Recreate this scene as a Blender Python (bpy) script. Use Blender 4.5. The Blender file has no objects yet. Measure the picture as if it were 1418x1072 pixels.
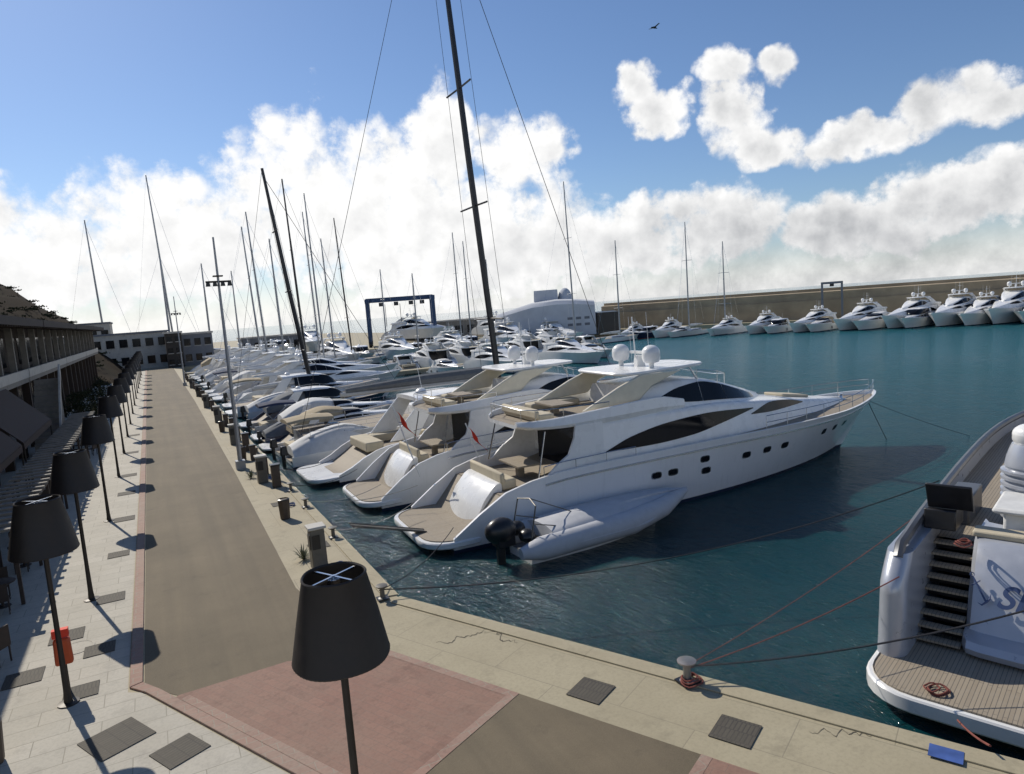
import bpy, bmesh, math, random
from mathutils import Vector, Matrix
R=random.Random(7)
sc=bpy.context.scene
COL=sc.collection
rad=math.radians
# ------------------------------------------------------------ materials
def nt(name):
    m=bpy.data.materials.new(name);m.use_nodes=True
    n=m.node_tree;n.nodes.clear()
    o=n.nodes.new('ShaderNodeOutputMaterial');b=n.nodes.new('ShaderNodeBsdfPrincipled')
    n.links.new(b.outputs[0],o.inputs[0]);return m,n,b
def mixc(n,fac,a,b,bt='MIX'):
    x=n.nodes.new('ShaderNodeMix');x.data_type='RGBA';x.blend_type=bt
    for s,v in ((0,fac),(6,a),(7,b)):
        if isinstance(v,(int,float)): x.inputs[s].default_value=v
        elif isinstance(v,tuple): x.inputs[s].default_value=(v[0],v[1],v[2],1)
        else: n.links.new(v,x.inputs[s])
    return x.outputs[2]
def mth(n,op,a,b=0.0,c=None,clamp=False):
    x=n.nodes.new('ShaderNodeMath');x.operation=op;x.use_clamp=clamp
    for i,v in enumerate((a,b,c)):
        if v is None: continue
        if isinstance(v,(int,float)): x.inputs[i].default_value=v
        else: n.links.new(v,x.inputs[i])
    return x.outputs[0]
def coord(n,kind='Object'):
    t=n.nodes.new('ShaderNodeTexCoord');return t.outputs[kind]
def noise(n,vec,scale,detail=4,rough=.55):
    x=n.nodes.new('ShaderNodeTexNoise');x.inputs['Scale'].default_value=scale
    x.inputs['Detail'].default_value=detail;x.inputs['Roughness'].default_value=rough
    n.links.new(vec,x.inputs['Vector']);return x.outputs['Fac']
def ramp(n,f,a,b):
    x=n.nodes.new('ShaderNodeMapRange');x.inputs[1].default_value=a;x.inputs[2].default_value=b
    n.links.new(f,x.inputs[0]);return x.outputs[0]
def bump(n,b,h,st,dist=.02):
    x=n.nodes.new('ShaderNodeBump');x.inputs['Strength'].default_value=st;x.inputs['Distance'].default_value=dist
    n.links.new(h,x.inputs['Height']);n.links.new(x.outputs[0],b.inputs['Normal'])
def mat(name,c,rough=.5,metal=0.,var=.12,scale=3.,bmp=0.,bscale=40.,dirt=None,coat=0.,spec=.5):
    m,n,b=nt(name);v=coord(n)
    f=ramp(n,noise(n,v,scale,6),.3,.7)
    lo=tuple(x*(1-var) for x in c);hi=tuple(min(1,x*(1+var)) for x in c)
    col=mixc(n,f,lo,hi)
    if dirt:
        g=ramp(n,noise(n,v,scale*.37,8,.7),.52,.72)
        col=mixc(n,g,col,dirt)
    n.links.new(col,b.inputs['Base Color'])
    r=mth(n,'MULTIPLY_ADD',f,.12,max(.02,rough-.06));n.links.new(r,b.inputs['Roughness'])
    b.inputs['Metallic'].default_value=metal
    b.inputs['Coat Weight'].default_value=coat
    b.inputs['Specular IOR Level'].default_value=spec
    if bmp: bump(n,b,noise(n,v,bscale,5),bmp)
    return m
def hullmat(name,c,stripe=(.02,.03,.06),zz=.16):
    m,n,b=nt(name);v=coord(n)
    s=n.nodes.new('ShaderNodeSeparateXYZ');n.links.new(v,s.inputs[0])
    f=ramp(n,noise(n,v,.7,5),.3,.7)
    col=mixc(n,f,tuple(x*.93 for x in c),c)
    mp=n.nodes.new('ShaderNodeMapping');mp.inputs['Scale'].default_value=(5,5,.35);n.links.new(v,mp.inputs[0])
    g=ramp(n,noise(n,mp.outputs[0],1.2,6),.56,.8)
    col=mixc(n,mth(n,'MULTIPLY',g,.3),col,tuple(x*.6 for x in c))
    k=mth(n,'LESS_THAN',s.outputs[2],zz)
    col=mixc(n,k,col,stripe)
    n.links.new(col,b.inputs['Base Color']);b.inputs['Roughness'].default_value=.22
    b.inputs['Coat Weight'].default_value=.3
    return m
GEL=hullmat('gelcoat_hull',(.80,.80,.79))
GELN=hullmat('navy_hull',(.02,.03,.07),(.2,.03,.02))
GELG=hullmat('grey_hull',(.36,.38,.40))
WHITE=mat('gelcoat_white',(.78,.78,.76),.28,var=.04,scale=1.3,coat=.2)
CREAM=mat('cream_gelcoat',(.66,.61,.48),.4,var=.06)
SILVER=mat('silver_paint',(.46,.48,.52),.32,.3,var=.05,coat=.3)
GLASS=mat('tinted_glass',(.008,.009,.012),.08,var=.3,scale=.6,spec=.22)
STEEL=mat('stainless',(.62,.63,.64),.22,1.,var=.05)
BLACK=mat('black_plastic',(.014,.014,.016),.35,var=.3)
CUSH=mat('beige_cushion',(.50,.44,.32),.8,var=.1,bmp=.3,bscale=12)
CANW=mat('white_canvas',(.62,.62,.60),.85,var=.1,bmp=.5,bscale=5)
CANN=mat('navy_canvas',(.02,.03,.07),.85,var=.3,bmp=.5,bscale=5)
CANT=mat('tan_canvas',(.38,.31,.20),.85,var=.15,bmp=.5,bscale=5)
CANG=mat('grey_canvas',(.13,.14,.15),.85,var=.15,bmp=.5,bscale=5)
MASTD=mat('carbon_mast',(.02,.02,.024),.35,var=.2)
MASTA=mat('aluminium_mast',(.34,.35,.36),.45,.4,var=.1)
RUBG=mat('hypalon_tube',(.46,.47,.49),.7,var=.07,bmp=.2,bscale=4)
ROPE=mat('dark_rope',(.03,.03,.035),.9,var=.3)
ROPER=mat('red_rope',(.20,.06,.045),.9,var=.3)
ROPEW=mat('pale_rope',(.4,.38,.33),.9,var=.2)
CABLE=mat('blue_cable',(.03,.07,.20),.7,var=.2)
def teakm():
    m,n,b=nt('teak_planks');v=coord(n)
    w=n.nodes.new('ShaderNodeTexBrick');w.inputs['Scale'].default_value=1
    for k,x in (('Color1',(.33,.27,.19,1)),('Color2',(.28,.225,.155,1)),('Mortar',(.07,.058,.045,1)),('Mortar Size',.007),('Brick Width',2.2),('Row Height',.08)):
        w.inputs[k].default_value=x
    n.links.new(v,w.inputs[0]);f=noise(n,v,6,6)
    n.links.new(mixc(n,mth(n,'MULTIPLY',f,.5),w.outputs[0],(.34,.31,.26)),b.inputs['Base Color'])
    b.inputs['Roughness'].default_value=.7;return m
TEAK=teakm()
def brickm(name,c1,c2,mo,bw,rh,ms,rough=.8,rot=0.,wear=None,bst=.3,sq=.5,blot=.35):
    m,n,b=nt(name);v=coord(n)
    mp=n.nodes.new('ShaderNodeMapping');mp.inputs['Rotation'].default_value=(0,0,rot);n.links.new(v,mp.inputs[0])
    w=n.nodes.new('ShaderNodeTexBrick');w.inputs['Scale'].default_value=1;w.offset=sq
    for k,x in (('Color1',c1+(1,)),('Color2',c2+(1,)),('Mortar',mo+(1,)),('Mortar Size',ms),('Brick Width',bw),('Row Height',rh)):
        w.inputs[k].default_value=x
    n.links.new(mp.outputs[0],w.inputs[0])
    f=ramp(n,noise(n,v,.45,8,.65),.35,.7);g=noise(n,v,14,6,.7)
    col=mixc(n,mth(n,'MULTIPLY',f,.65),w.outputs[0],wear or tuple(x*.6 for x in c1))
    col=mixc(n,mth(n,'MULTIPLY',ramp(n,g,.45,.8),.5),col,tuple(x*.5 for x in c1))
    st=ramp(n,noise(n,v,1.3,9,.75),.53,.66)
    col=mixc(n,mth(n,'MULTIPLY',st,blot),col,tuple(x*.5 for x in c1))
    n.links.new(col,b.inputs['Base Color']);b.inputs['Roughness'].default_value=rough
    hgt=mth(n,'ADD',mth(n,'MULTIPLY',w.outputs[1],-1.),mth(n,'MULTIPLY',g,.5))
    bump(n,b,hgt,bst,.012);return m
DANG=math.atan2(-.897,.442)
CONC=brickm('quay_concrete',(.43,.375,.25),(.40,.35,.235),(.26,.23,.16),3.1,1.25,.010,rot=-DANG,wear=(.31,.265,.17),blot=.45)
CONC2=brickm('quay_concrete_long',(.42,.365,.25),(.39,.34,.23),(.24,.21,.15),1.25,3.1,.010,wear=(.31,.265,.175),blot=.45)
PAVE=brickm('stone_paving',(.50,.465,.39),(.45,.42,.35),(.26,.24,.19),1.2,.6,.010,wear=(.38,.35,.28),blot=.42)
REDB=brickm('red_block_paving',(.29,.155,.11),(.245,.128,.092),(.21,.13,.10),.4,.2,.007,rot=-DANG,wear=(.25,.175,.125),blot=.6)
REDS=brickm('red_kerb_strip',(.34,.20,.15),(.30,.175,.13),(.3,.26,.2),.5,.25,.01,wear=(.32,.26,.20),blot=.5)
WALLS=brickm('dark_brick',(.065,.042,.030),(.05,.033,.024),(.045,.04,.035),.3,.1,.012,wear=(.035,.027,.02))
def asph():
    m,n,b=nt('asphalt');v=coord(n)
    g=noise(n,v,90,4,.7);f=ramp(n,noise(n,v,.3,8,.6),.3,.7)
    mp=n.nodes.new('ShaderNodeMapping');mp.inputs['Scale'].default_value=(1.6,.05,1);n.links.new(v,mp.inputs[0])
    t=ramp(n,noise(n,mp.outputs[0],1.,4),.4,.65)
    c=mixc(n,f,(.120,.094,.056),(.18,.142,.088))
    c=mixc(n,mth(n,'MULTIPLY',t,.4),c,(.082,.066,.042))
    s2=ramp(n,noise(n,v,.9,9,.75),.56,.67);c=mixc(n,mth(n,'MULTIPLY',s2,.42),c,(.07,.056,.036))
    c=mixc(n,mth(n,'MULTIPLY',ramp(n,g,.5,.8),.6),c,(.27,.23,.15))
    c=mixc(n,mth(n,'MULTIPLY',ramp(n,g,.5,.2),.6),c,(.07,.056,.036))
    n.links.new(c,b.inputs['Base Color']);b.inputs['Roughness'].default_value=.85
    bump(n,b,g,.4,.01);return m
ASPH=asph()
def waterm():
    m,n,b=nt('harbour_water');v=coord(n)
    mp=n.nodes.new('ShaderNodeMapping');mp.inputs['Scale'].default_value=(1,.5,1);mp.inputs['Rotation'].default_value=(0,0,rad(35));n.links.new(v,mp.inputs[0])
    a=noise(n,mp.outputs[0],3.6,5,.68);c=noise(n,mp.outputs[0],.75,4,.5);d=noise(n,v,.035,5,.6)
    h=mth(n,'ADD',mth(n,'MULTIPLY',a,.62),mth(n,'MULTIPLY',c,.9))
    col=mixc(n,ramp(n,d,.35,.65),(.002,.030,.037),(.004,.048,.056))
    # water colour turns paler teal with x, towards the open basin
    s=n.nodes.new('ShaderNodeSeparateXYZ');n.links.new(v,s.inputs[0])
    far=ramp(n,mth(n,'ADD',s.outputs[0],mth(n,'MULTIPLY',d,20.)),30,95)
    col=mixc(n,far,col,(.016,.135,.160))
    n.links.new(col,b.inputs['Base Color']);b.inputs['Roughness'].default_value=.07;b.inputs['IOR'].default_value=1.33
    st=mth(n,'MULTIPLY_ADD',ramp(n,d,.3,.7),.35,.62)
    x=n.nodes.new('ShaderNodeBump');x.inputs['Distance'].default_value=.28
    n.links.new(st,x.inputs['Strength']);n.links.new(h,x.inputs['Height']);n.links.new(x.outputs[0],b.inputs['Normal'])
    return m
WATER=waterm()
SHADE=mat('lamp_shade_fabric',(.020,.015,.012),.55,var=.3,scale=8)
POLE=mat('dark_pole',(.035,.028,.022),.5,.3,var=.3)
GRATE=brickm('iron_grate',(.085,.075,.055),(.07,.06,.045),(.04,.035,.03),.08,.3,.012,wear=(.11,.095,.07))
PLAST=mat('white_plaster',(.50,.48,.43),.8,var=.08,dirt=(.34,.32,.28))
PLASD=mat('grey_plaster',(.22,.205,.18),.8,var=.12,dirt=(.13,.12,.10))
GREYW=mat('grey_wall',(.18,.19,.21),.8,var=.1)
TILE=brickm('roof_tiles',(.040,.025,.020),(.033,.021,.016),(.03,.02,.015),.3,.25,.02,wear=(.03,.022,.016))
DWOOD=mat('dark_timber',(.035,.024,.018),.7,var=.3,scale=5)
AWN=mat('brown_awning',(.042,.026,.02),.85,var=.25,bmp=.3,bscale=6)
BLUE=mat('blue_paint',(.015,.05,.13),.45,var=.15)
DOMEM=mat('pale_sheeting',(.54,.56,.59),.9,var=.08,scale=.5,spec=.1)
BRKW=mat('breakwater_stone',(.34,.275,.185),.9,var=.2,scale=.25,dirt=(.25,.20,.13))
ORNG=mat('orange_plastic',(.50,.08,.02),.5,var=.1)
REDF=mat('red_cloth',(.75,.05,.02),.7,var=.1)
BLUEP=mat('blue_sign_paint',(.05,.10,.30),.6,var=.3)
LEAF=mat('foliage',(.028,.032,.016),.9,var=.5,scale=2,spec=.05)
AGV=mat('agave_leaf',(.16,.17,.10),.7,var=.3)
SOIL=mat('hill_earth',(.034,.026,.018),.95,var=.35,scale=.12,dirt=(.022,.022,.014),spec=.03)
BROWN=mat('brown_post',(.07,.05,.036),.6,var=.25)
PEDG=mat('grey_pedestal',(.13,.12,.10),.5,.2,var=.2)
DGREY=mat('dark_grey_paint',(.10,.105,.115),.35,.2,var=.1)
LOGO=mat('navy_lettering',(.06,.09,.19),.4)
CRK=mat('dark_crack',(.10,.085,.06),.9)  # even dark tone of the flat crack ribbons
# ------------------------------------------------------------ mesh tools
class M:
    def __init__(s): s.v=[];s.f=[];s.m=[]
    def add(s,vs,fs,mi=0):
        o=len(s.v);s.v+= [tuple(v) for v in vs];s.f+=[tuple(i+o for i in f) for f in fs];s.m+=[mi]*len(fs);return s
    def box(s,c,d,rz=0,mi=0,tx=1,ty=1,ry=0):
        a,b,e=d[0]/2,d[1]/2,d[2]/2;vs=[]
        for z,kx,ky in ((-e,1,1),(e,tx,ty)):
            for x,y in ((-a,-b),(a,-b),(a,b),(-a,b)):
                p=Vector((x*kx,y*ky,z))
                if ry: p=Matrix.Rotation(ry,3,'Y')@p
                if rz: p=Matrix.Rotation(rz,3,'Z')@p
                vs.append(p+Vector(c))
        return s.add(vs,[(0,3,2,1),(4,5,6,7),(0,1,5,4),(1,2,6,5),(2,3,7,6),(3,0,4,7)],mi)
    def tube(s,pts,r,n=6,mi=0):
        pts=[Vector(p) for p in pts];rr=r if isinstance(r,(list,tuple)) else [r]*len(pts)
        vs=[];k=len(pts);up=None
        for i,p in enumerate(pts):
            t=(pts[min(i+1,k-1)]-pts[max(i-1,0)]).normalized()
            a=Vector((0,0,1)) if abs(t.z)<.9 else Vector((1,0,0))
            if up is not None and (up-t*up.dot(t)).length>.2: a=up
            u=(a-t*a.dot(t)).normalized();w=t.cross(u);up=u
            for j in range(n):
                q=2*math.pi*j/n;vs.append(p+(u*math.cos(q)+w*math.sin(q))*rr[i])
        fs=[]
        for i in range(k-1):
            for j in range(n):
                j2=(j+1)%n;fs.append((i*n+j,i*n+j2,(i+1)*n+j2,(i+1)*n+j))
        fs.append(tuple(range(n))[::-1]);fs.append(tuple((k-1)*n+j for j in range(n)))
        return s.add(vs,fs,mi)
    def lathe(s,prof,c=(0,0,0),n=20,mi=0,cap=True,wob=0):
        vs=[];fs=[]
        for r,z in prof:
            for j in range(n):
                q=2*math.pi*j/n;k=r*(1+(wob if j%2 else 0));vs.append((c[0]+k*math.cos(q),c[1]+k*math.sin(q),c[2]+z))
        for i in range(len(prof)-1):
            for j in range(n):
                j2=(j+1)%n;fs.append((i*n+j,i*n+j2,(i+1)*n+j2,(i+1)*n+j))
        if cap: fs.append(tuple(range(n))[::-1]);fs.append(tuple((len(prof)-1)*n+j for j in range(n)))
        return s.add(vs,fs,mi)
    def ell(s,c,r,n=14,k=8,mi=0,z0=-1.):
        vs=[];fs=[];a0=math.asin(z0)
        for i in range(k+1):
            a=a0+(math.pi/2-a0)*i/k
            for j in range(n):
                q=2*math.pi*j/n;vs.append((c[0]+r[0]*math.cos(a)*math.cos(q),c[1]+r[1]*math.cos(a)*math.sin(q),c[2]+r[2]*math.sin(a)))
        for i in range(k):
            for j in range(n):
                j2=(j+1)%n;fs.append((i*n+j,i*n+j2,(i+1)*n+j2,(i+1)*n+j))
        fs.append(tuple(range(n))[::-1])
        return s.add(vs,fs,mi)
    def loft(s,rings,mi=0,closed=False,cap=True):
        n=len(rings[0]);vs=[p for r in rings for p in r];fs=[]
        for i in range(len(rings)-1):
            for j in range(n if closed else n-1):
                j2=(j+1)%n;fs.append((i*n+j,i*n+j2,(i+1)*n+j2,(i+1)*n+j))
        if cap: fs.append(tuple(range(n))[::-1]);fs.append(tuple((len(rings)-1)*n+j for j in range(n)))
        return s.add(vs,fs,mi)
    def prism(s,poly,z0,z1,mi=0):
        n=len(poly);vs=[(x,y,z0) for x,y in poly]+[(x,y,z1) for x,y in poly]
        fs=[tuple(range(n))[::-1],tuple(range(n,2*n))]+[(i,(i+1)%n,n+(i+1)%n,n+i) for i in range(n)]
        return s.add(vs,fs,mi)
    def slabxz(s,poly,y,th,mi=0):
        n=len(poly);vs=[(x,y-th/2,z) for x,z in poly]+[(x,y+th/2,z) for x,z in poly]
        fs=[tuple(range(n))[::-1],tuple(range(n,2*n))]+[(i,(i+1)%n,n+(i+1)%n,n+i) for i in range(n)]
        return s.add(vs,fs,mi)
    def pieces(s):
        par=list(range(len(s.v)))
        def fd(a):
            while par[a]!=a: par[a]=par[par[a]];a=par[a]
            return a
        for f in s.f:
            for i in f[1:]: par[fd(i)]=fd(f[0])
        g={}
        for f,mi in zip(s.f,s.m): g.setdefault(fd(f[0]),[]).append((f,mi))
        out=[]
        for fl in g.values():
            q=M();ix={}
            for f,mi in fl:
                nf=[]
                for i in f:
                    if i not in ix: ix[i]=len(q.v);q.v.append(s.v[i])
                    nf.append(ix[i])
                q.f.append(tuple(nf));q.m.append(mi)
            out.append(q)
        return out
    def objs(s,name,mats,parent=None,**k):
        return [q.obj(name,mats,parent,**k) for q in s.pieces()]
    def obj(s,name,mats,parent=None,loc=(0,0,0),rz=0,bev=0,flat=False,nofix=False):
        me=bpy.data.meshes.new(name);me.from_pydata(s.v,[],s.f)
        if not isinstance(mats,(list,tuple)): mats=[mats]
        for m in mats: me.materials.append(m)
        me.polygons.foreach_set('material_index',s.m)
        bm=bmesh.new();bm.from_mesh(me)
        if not nofix:
            bmesh.ops.remove_doubles(bm,verts=bm.verts,dist=1e-5)
            bmesh.ops.recalc_face_normals(bm,faces=bm.faces)
        for f in bm.faces: f.smooth=not flat
        for e in bm.edges:
            if len(e.link_faces)!=2 or e.calc_face_angle(0)>rad(33): e.smooth=False
        bm.to_mesh(me);bm.free()
        o=bpy.data.objects.new(name,me);COL.objects.link(o);o.location=loc;o.rotation_euler=(0,0,rz)
        if parent: o.parent=parent
        if bev:
            b=o.modifiers.new('bevel','BEVEL');b.width=bev;b.segments=2;b.limit_method='ANGLE'
        return o
def tag(o,label,cat,group=None):
    o['label']=label;o['category']=cat
    if group: o['group']=group
    return o
def thing(name,label,cat,group=None,loc=(0,0,0),rz=0,sc_=1):
    e=bpy.data.objects.new(name,None);e.empty_display_size=.3;COL.objects.link(e)
    e.location=loc;e.rotation_euler=(0,0,rz)
    e.scale=(sc_,)*3 if not isinstance(sc_,tuple) else sc_
    return tag(e,label,cat,group)
def clone(root,loc,rz=0,scl=1,label=None,group=None,skip=()):
    def cp(o,par):
        q=o.copy();COL.objects.link(q);q.parent=par
        for ch in list(o.children):
            if ch.name.split('.')[0] in skip: continue
            cp(ch,q)
        return q
    q=cp(root,None);q.location=loc;q.rotation_euler=(0,0,rz)
    q.scale=(scl,)*3 if not isinstance(scl,tuple) else scl
    if label: q['label']=label
    if group: q['group']=group
    return q
def interp(pts,x):
    if x<=pts[0][0]: return pts[0][1]
    if x>=pts[-1][0]: return pts[-1][1]
    n=len(pts);d=[(pts[i+1][1]-pts[i][1])/(pts[i+1][0]-pts[i][0]) for i in range(n-1)]
    def tg(i):
        if i==0: return d[0]
        if i==n-1: return d[-1]
        if d[i-1]*d[i]<=0: return 0
        return 2*d[i-1]*d[i]/(d[i-1]+d[i])
    for i in range(n-1):
        if x<=pts[i+1][0]:
            h=pts[i+1][0]-pts[i][0];t=(x-pts[i][0])/h
            return (2*t**3-3*t*t+1)*pts[i][1]+(t**3-2*t*t+t)*h*tg(i)+(-2*t**3+3*t*t)*pts[i+1][1]+(t**3-t*t)*h*tg(i+1)
class Hull:
    def __init__(s,L,B,x0,sheer,rake,deck,draft=.6,k=2.6):
        s.L,s.B,s.x0,s.sh,s.rk,s.dk,s.dr,s.k=L,B,x0,sheer,rake,deck,draft,k
    def zs(s,x): return interp(s.sh,x)
    def bd(s,x):
        q=x/s.L
        return s.B/2*((.86+.14*math.sin(math.pi/2*q/.5)) if q<.5 else max(0,1-((q-.5)/.5)**s.k)**.75)
    def bw(s,x):
        q=x/s.L
        return s.B/2*.9*((.9+.1*math.sin(math.pi/2*q/.35)) if q<.35 else max(0,1-((q-.35)/.62)**1.9))
    def pt(s,x,t):
        q=x/s.L;z=s.zs(x)
        if t<0: return (x-s.rk*1.25*q**4,0.,-s.dr)
        p=.6+1.*q*q
        y=s.bw(x)+(s.bd(x)-s.bw(x))*t**p
        return (x-s.rk*(1-t)*q**4,y,t*z)
    def side(s,x,z):
        q=x
        for _ in range(6):
            t=max(0,min(1,z/s.zs(q)));q=x+s.rk*(1-t)*(q/s.L)**4
        t=max(0,min(1,z/s.zs(q)));return s.pt(q,t)[1]
    def xs(s,n=30): return [s.x0+(s.L-s.x0)*(1-(1-i/n)**1.25) for i in range(n+1)]
    def hull(s):
        m=M();T=[-1,0,.15,.35,.55,.75,.9,1];rings=[]
        for x in s.xs():
            r=[s.pt(x,t) for t in T]
            zi=s.zs(x);bi=max(0,s.bd(x)-.12)
            r.append((x-.001,bi,zi));r.append((x-.001,max(0,bi-.03),min(zi-.02,interp(s.dk,x))))
            rings.append([(a,-b,c) for a,b,c in r[::-1]]+r)
        m.loft(rings,cap=False)
        m.add(rings[0],[tuple(range(len(rings[0])))])
        return m
    def deck(s):
        m=M();rings=[]
        for x in s.xs():
            b=max(0,s.bd(x)-.14);z=min(s.zs(x)-.02,interp(s.dk,x))
            rings.append([(x,-b,z),(x,-b*.5,z+.02),(x,0,z+.03),(x,b*.5,z+.02),(x,b,z)])
        m.loft(rings,cap=False);return m
    def strip(s,dz,r=.04,x0=None,x1=None,inset=0,n=24):
        x0=x0 if x0 is not None else s.x0+.5;x1=x1 or s.L
        pl=[]
        for i in range(n+1):
            x=x0+(x1-x0)*i/n;z=s.zs(x)
            if dz<=0:
                t=max(.02,(z+dz)/z);p=s.pt(x,t);pl.append((p[0],p[1]+.01,p[2]))
            else: pl.append((x-inset*.6,max(0,s.bd(x)-inset),z+dz))
        return pl
def rail(h,m,x0,x1,ht=.65,inset=.12,step=1.3,r=.018,mid=True):
    for sg in (1,-1):
        for d in ([ht,ht*.5] if mid else [ht]):
            m.tube([(a,b*sg,c) for a,b,c in h.strip(d,x0=x0,x1=x1,inset=inset,n=18)],r,5)
        n=max(2,int((x1-x0)/step))
        for i in range(n+1):
            x=x0+(x1-x0)*i/n;y=max(0,h.bd(x)-inset)*sg;z=h.zs(x)
            m.tube([(x-inset*.6,y,z-.05),(x-inset*.6,y,z+ht)],r,5)
class Body:
    def __init__(s,st,r=.18,camb=.06): s.st=st;s.r=r;s.c=camb
    def g(s,k,x): return interp([(a[0],a[k]) for a in s.st],x)
    def mesh(s,n=22):
        m=M();rings=[];x0,x1=s.st[0][0],s.st[-1][0]
        for i in range(n+1):
            x=x0+(x1-x0)*(1-(1-i/n)**1.3)
            wb,wt,zb,zt=[s.g(k,x) for k in (1,2,3,4)];r=min(s.r,wt*.5,(zt-zb)*.45)
            h=[(wb,zb),(wt+(wb-wt)*r/(zt-zb+1e-6),zt-r),(wt-.12*r,zt-.4*r),(wt-.5*r,zt-.08*r),(wt-1.1*r,zt),(wt*.5,zt+s.c*.75),(0,zt+s.c)]
            rings.append([(x,-y,z) for y,z in h]+[(x,y,z) for y,z in h[-2::-1]])
        m.loft(rings);return m
    def panel(s,segs,zlo,zhi,off=.015,sides=(1,-1),n=8):
        m=M()
        for sg in sides:
            for xa,xb in segs:
                a=[];b=[]
                for i in range(n+1):
                    x=xa+(xb-xa)*i/n
                    for z,L_ in ((interp(zlo,x),a),(interp(zhi,x),b)):
                        wb,wt,zb,zt=[s.g(k,x) for k in (1,2,3,4)]
                        t=(z-zb)/(zt-zb);y=wb+(wt-wb)*t
                        dw=(s.g(1,x+.05)-s.g(1,x-.05))/.1;nn=Vector((-dw,1,(wb-wt)/max(.1,zt-zb))).normalized()
                        L_.append((x+nn.x*off,sg*(y+nn.y*off),z+nn.z*off))
                m.loft([a,b],cap=False)
        return m
def tub(st,rim=.12,n=20):
    m=M();f=M();rings=[];fl=[]
    for i in range(n+1):
        x=st[0][0]+(st[-1][0]-st[0][0])*i/n
        w,zb,zt,zf=[interp([(a[0],a[k]) for a in st],x) for k in (1,2,3,4)]
        zf=min(zf,zt-.02);zm=zb*.6+zt*.4
        h=[(0,zb),(w*.8,zb),(w*.96,zb+.08),(w,zm),(w*.97,zt-.03),(w*.96-.03,zt),(w*.96-rim,zt-.01),(max(.01,w*.94-rim-.02),zf)]
        rings.append([(x,-a,b) for a,b in h[::-1]]+[(x,a,b) for a,b in h[1:]])
        fl.append([(x,-max(.01,w*.94-rim),zf+.002),(x,max(.01,w*.94-rim),zf+.002)])
    m.loft(rings,cap=False)
    for r in (rings[0],rings[-1]): m.add(r,[tuple(range(len(r)))])
    f.loft(fl,cap=False);return m,f
def roundslab(x0,x1,w,z0,z1,r=.5,m=None,wf=None):
    m=m or M();wf=wf or w;P=[]
    def arc(cx,cy,a0,rr):
        return [(cx+rr*math.cos(a0+k*math.pi/12),cy+rr*math.sin(a0+k*math.pi/12)) for k in range(7)]
    P+=arc(x1-r,-wf+r,-math.pi/2,r)+arc(x1-r,wf-r,0,r)+arc(x0+r,w-r,math.pi/2,r)+arc(x0+r,-w+r,math.pi,r)
    e=.04;cx=(x0+x1)/2
    sh=lambda k:[(cx+(a-cx)*k,b*k) for a,b in P]
    rings=[[(a,b,z0) for a,b in sh(.985)],[(a,b,z0+e) for a,b in P],[(a,b,z1-e) for a,b in P],[(a,b,z1) for a,b in sh(.985)]]
    return m.loft(rings,closed=True)
def porthole(h,x,z,rx=.28,rz=.13,sg=1,off=.014):
    m=M();pts=[]
    for j in range(14):
        q=2*math.pi*j/14;c,s=math.cos(q),math.sin(q)
        px=x+rx*(abs(c)**.6)*(1 if c>0 else -1);pz=z+rz*(abs(s)**.6)*(1 if s>0 else -1)
        pts.append((px,sg*(h.side(px,pz)+off),pz))
    m.add(pts,[tuple(range(14))]);return m
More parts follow.
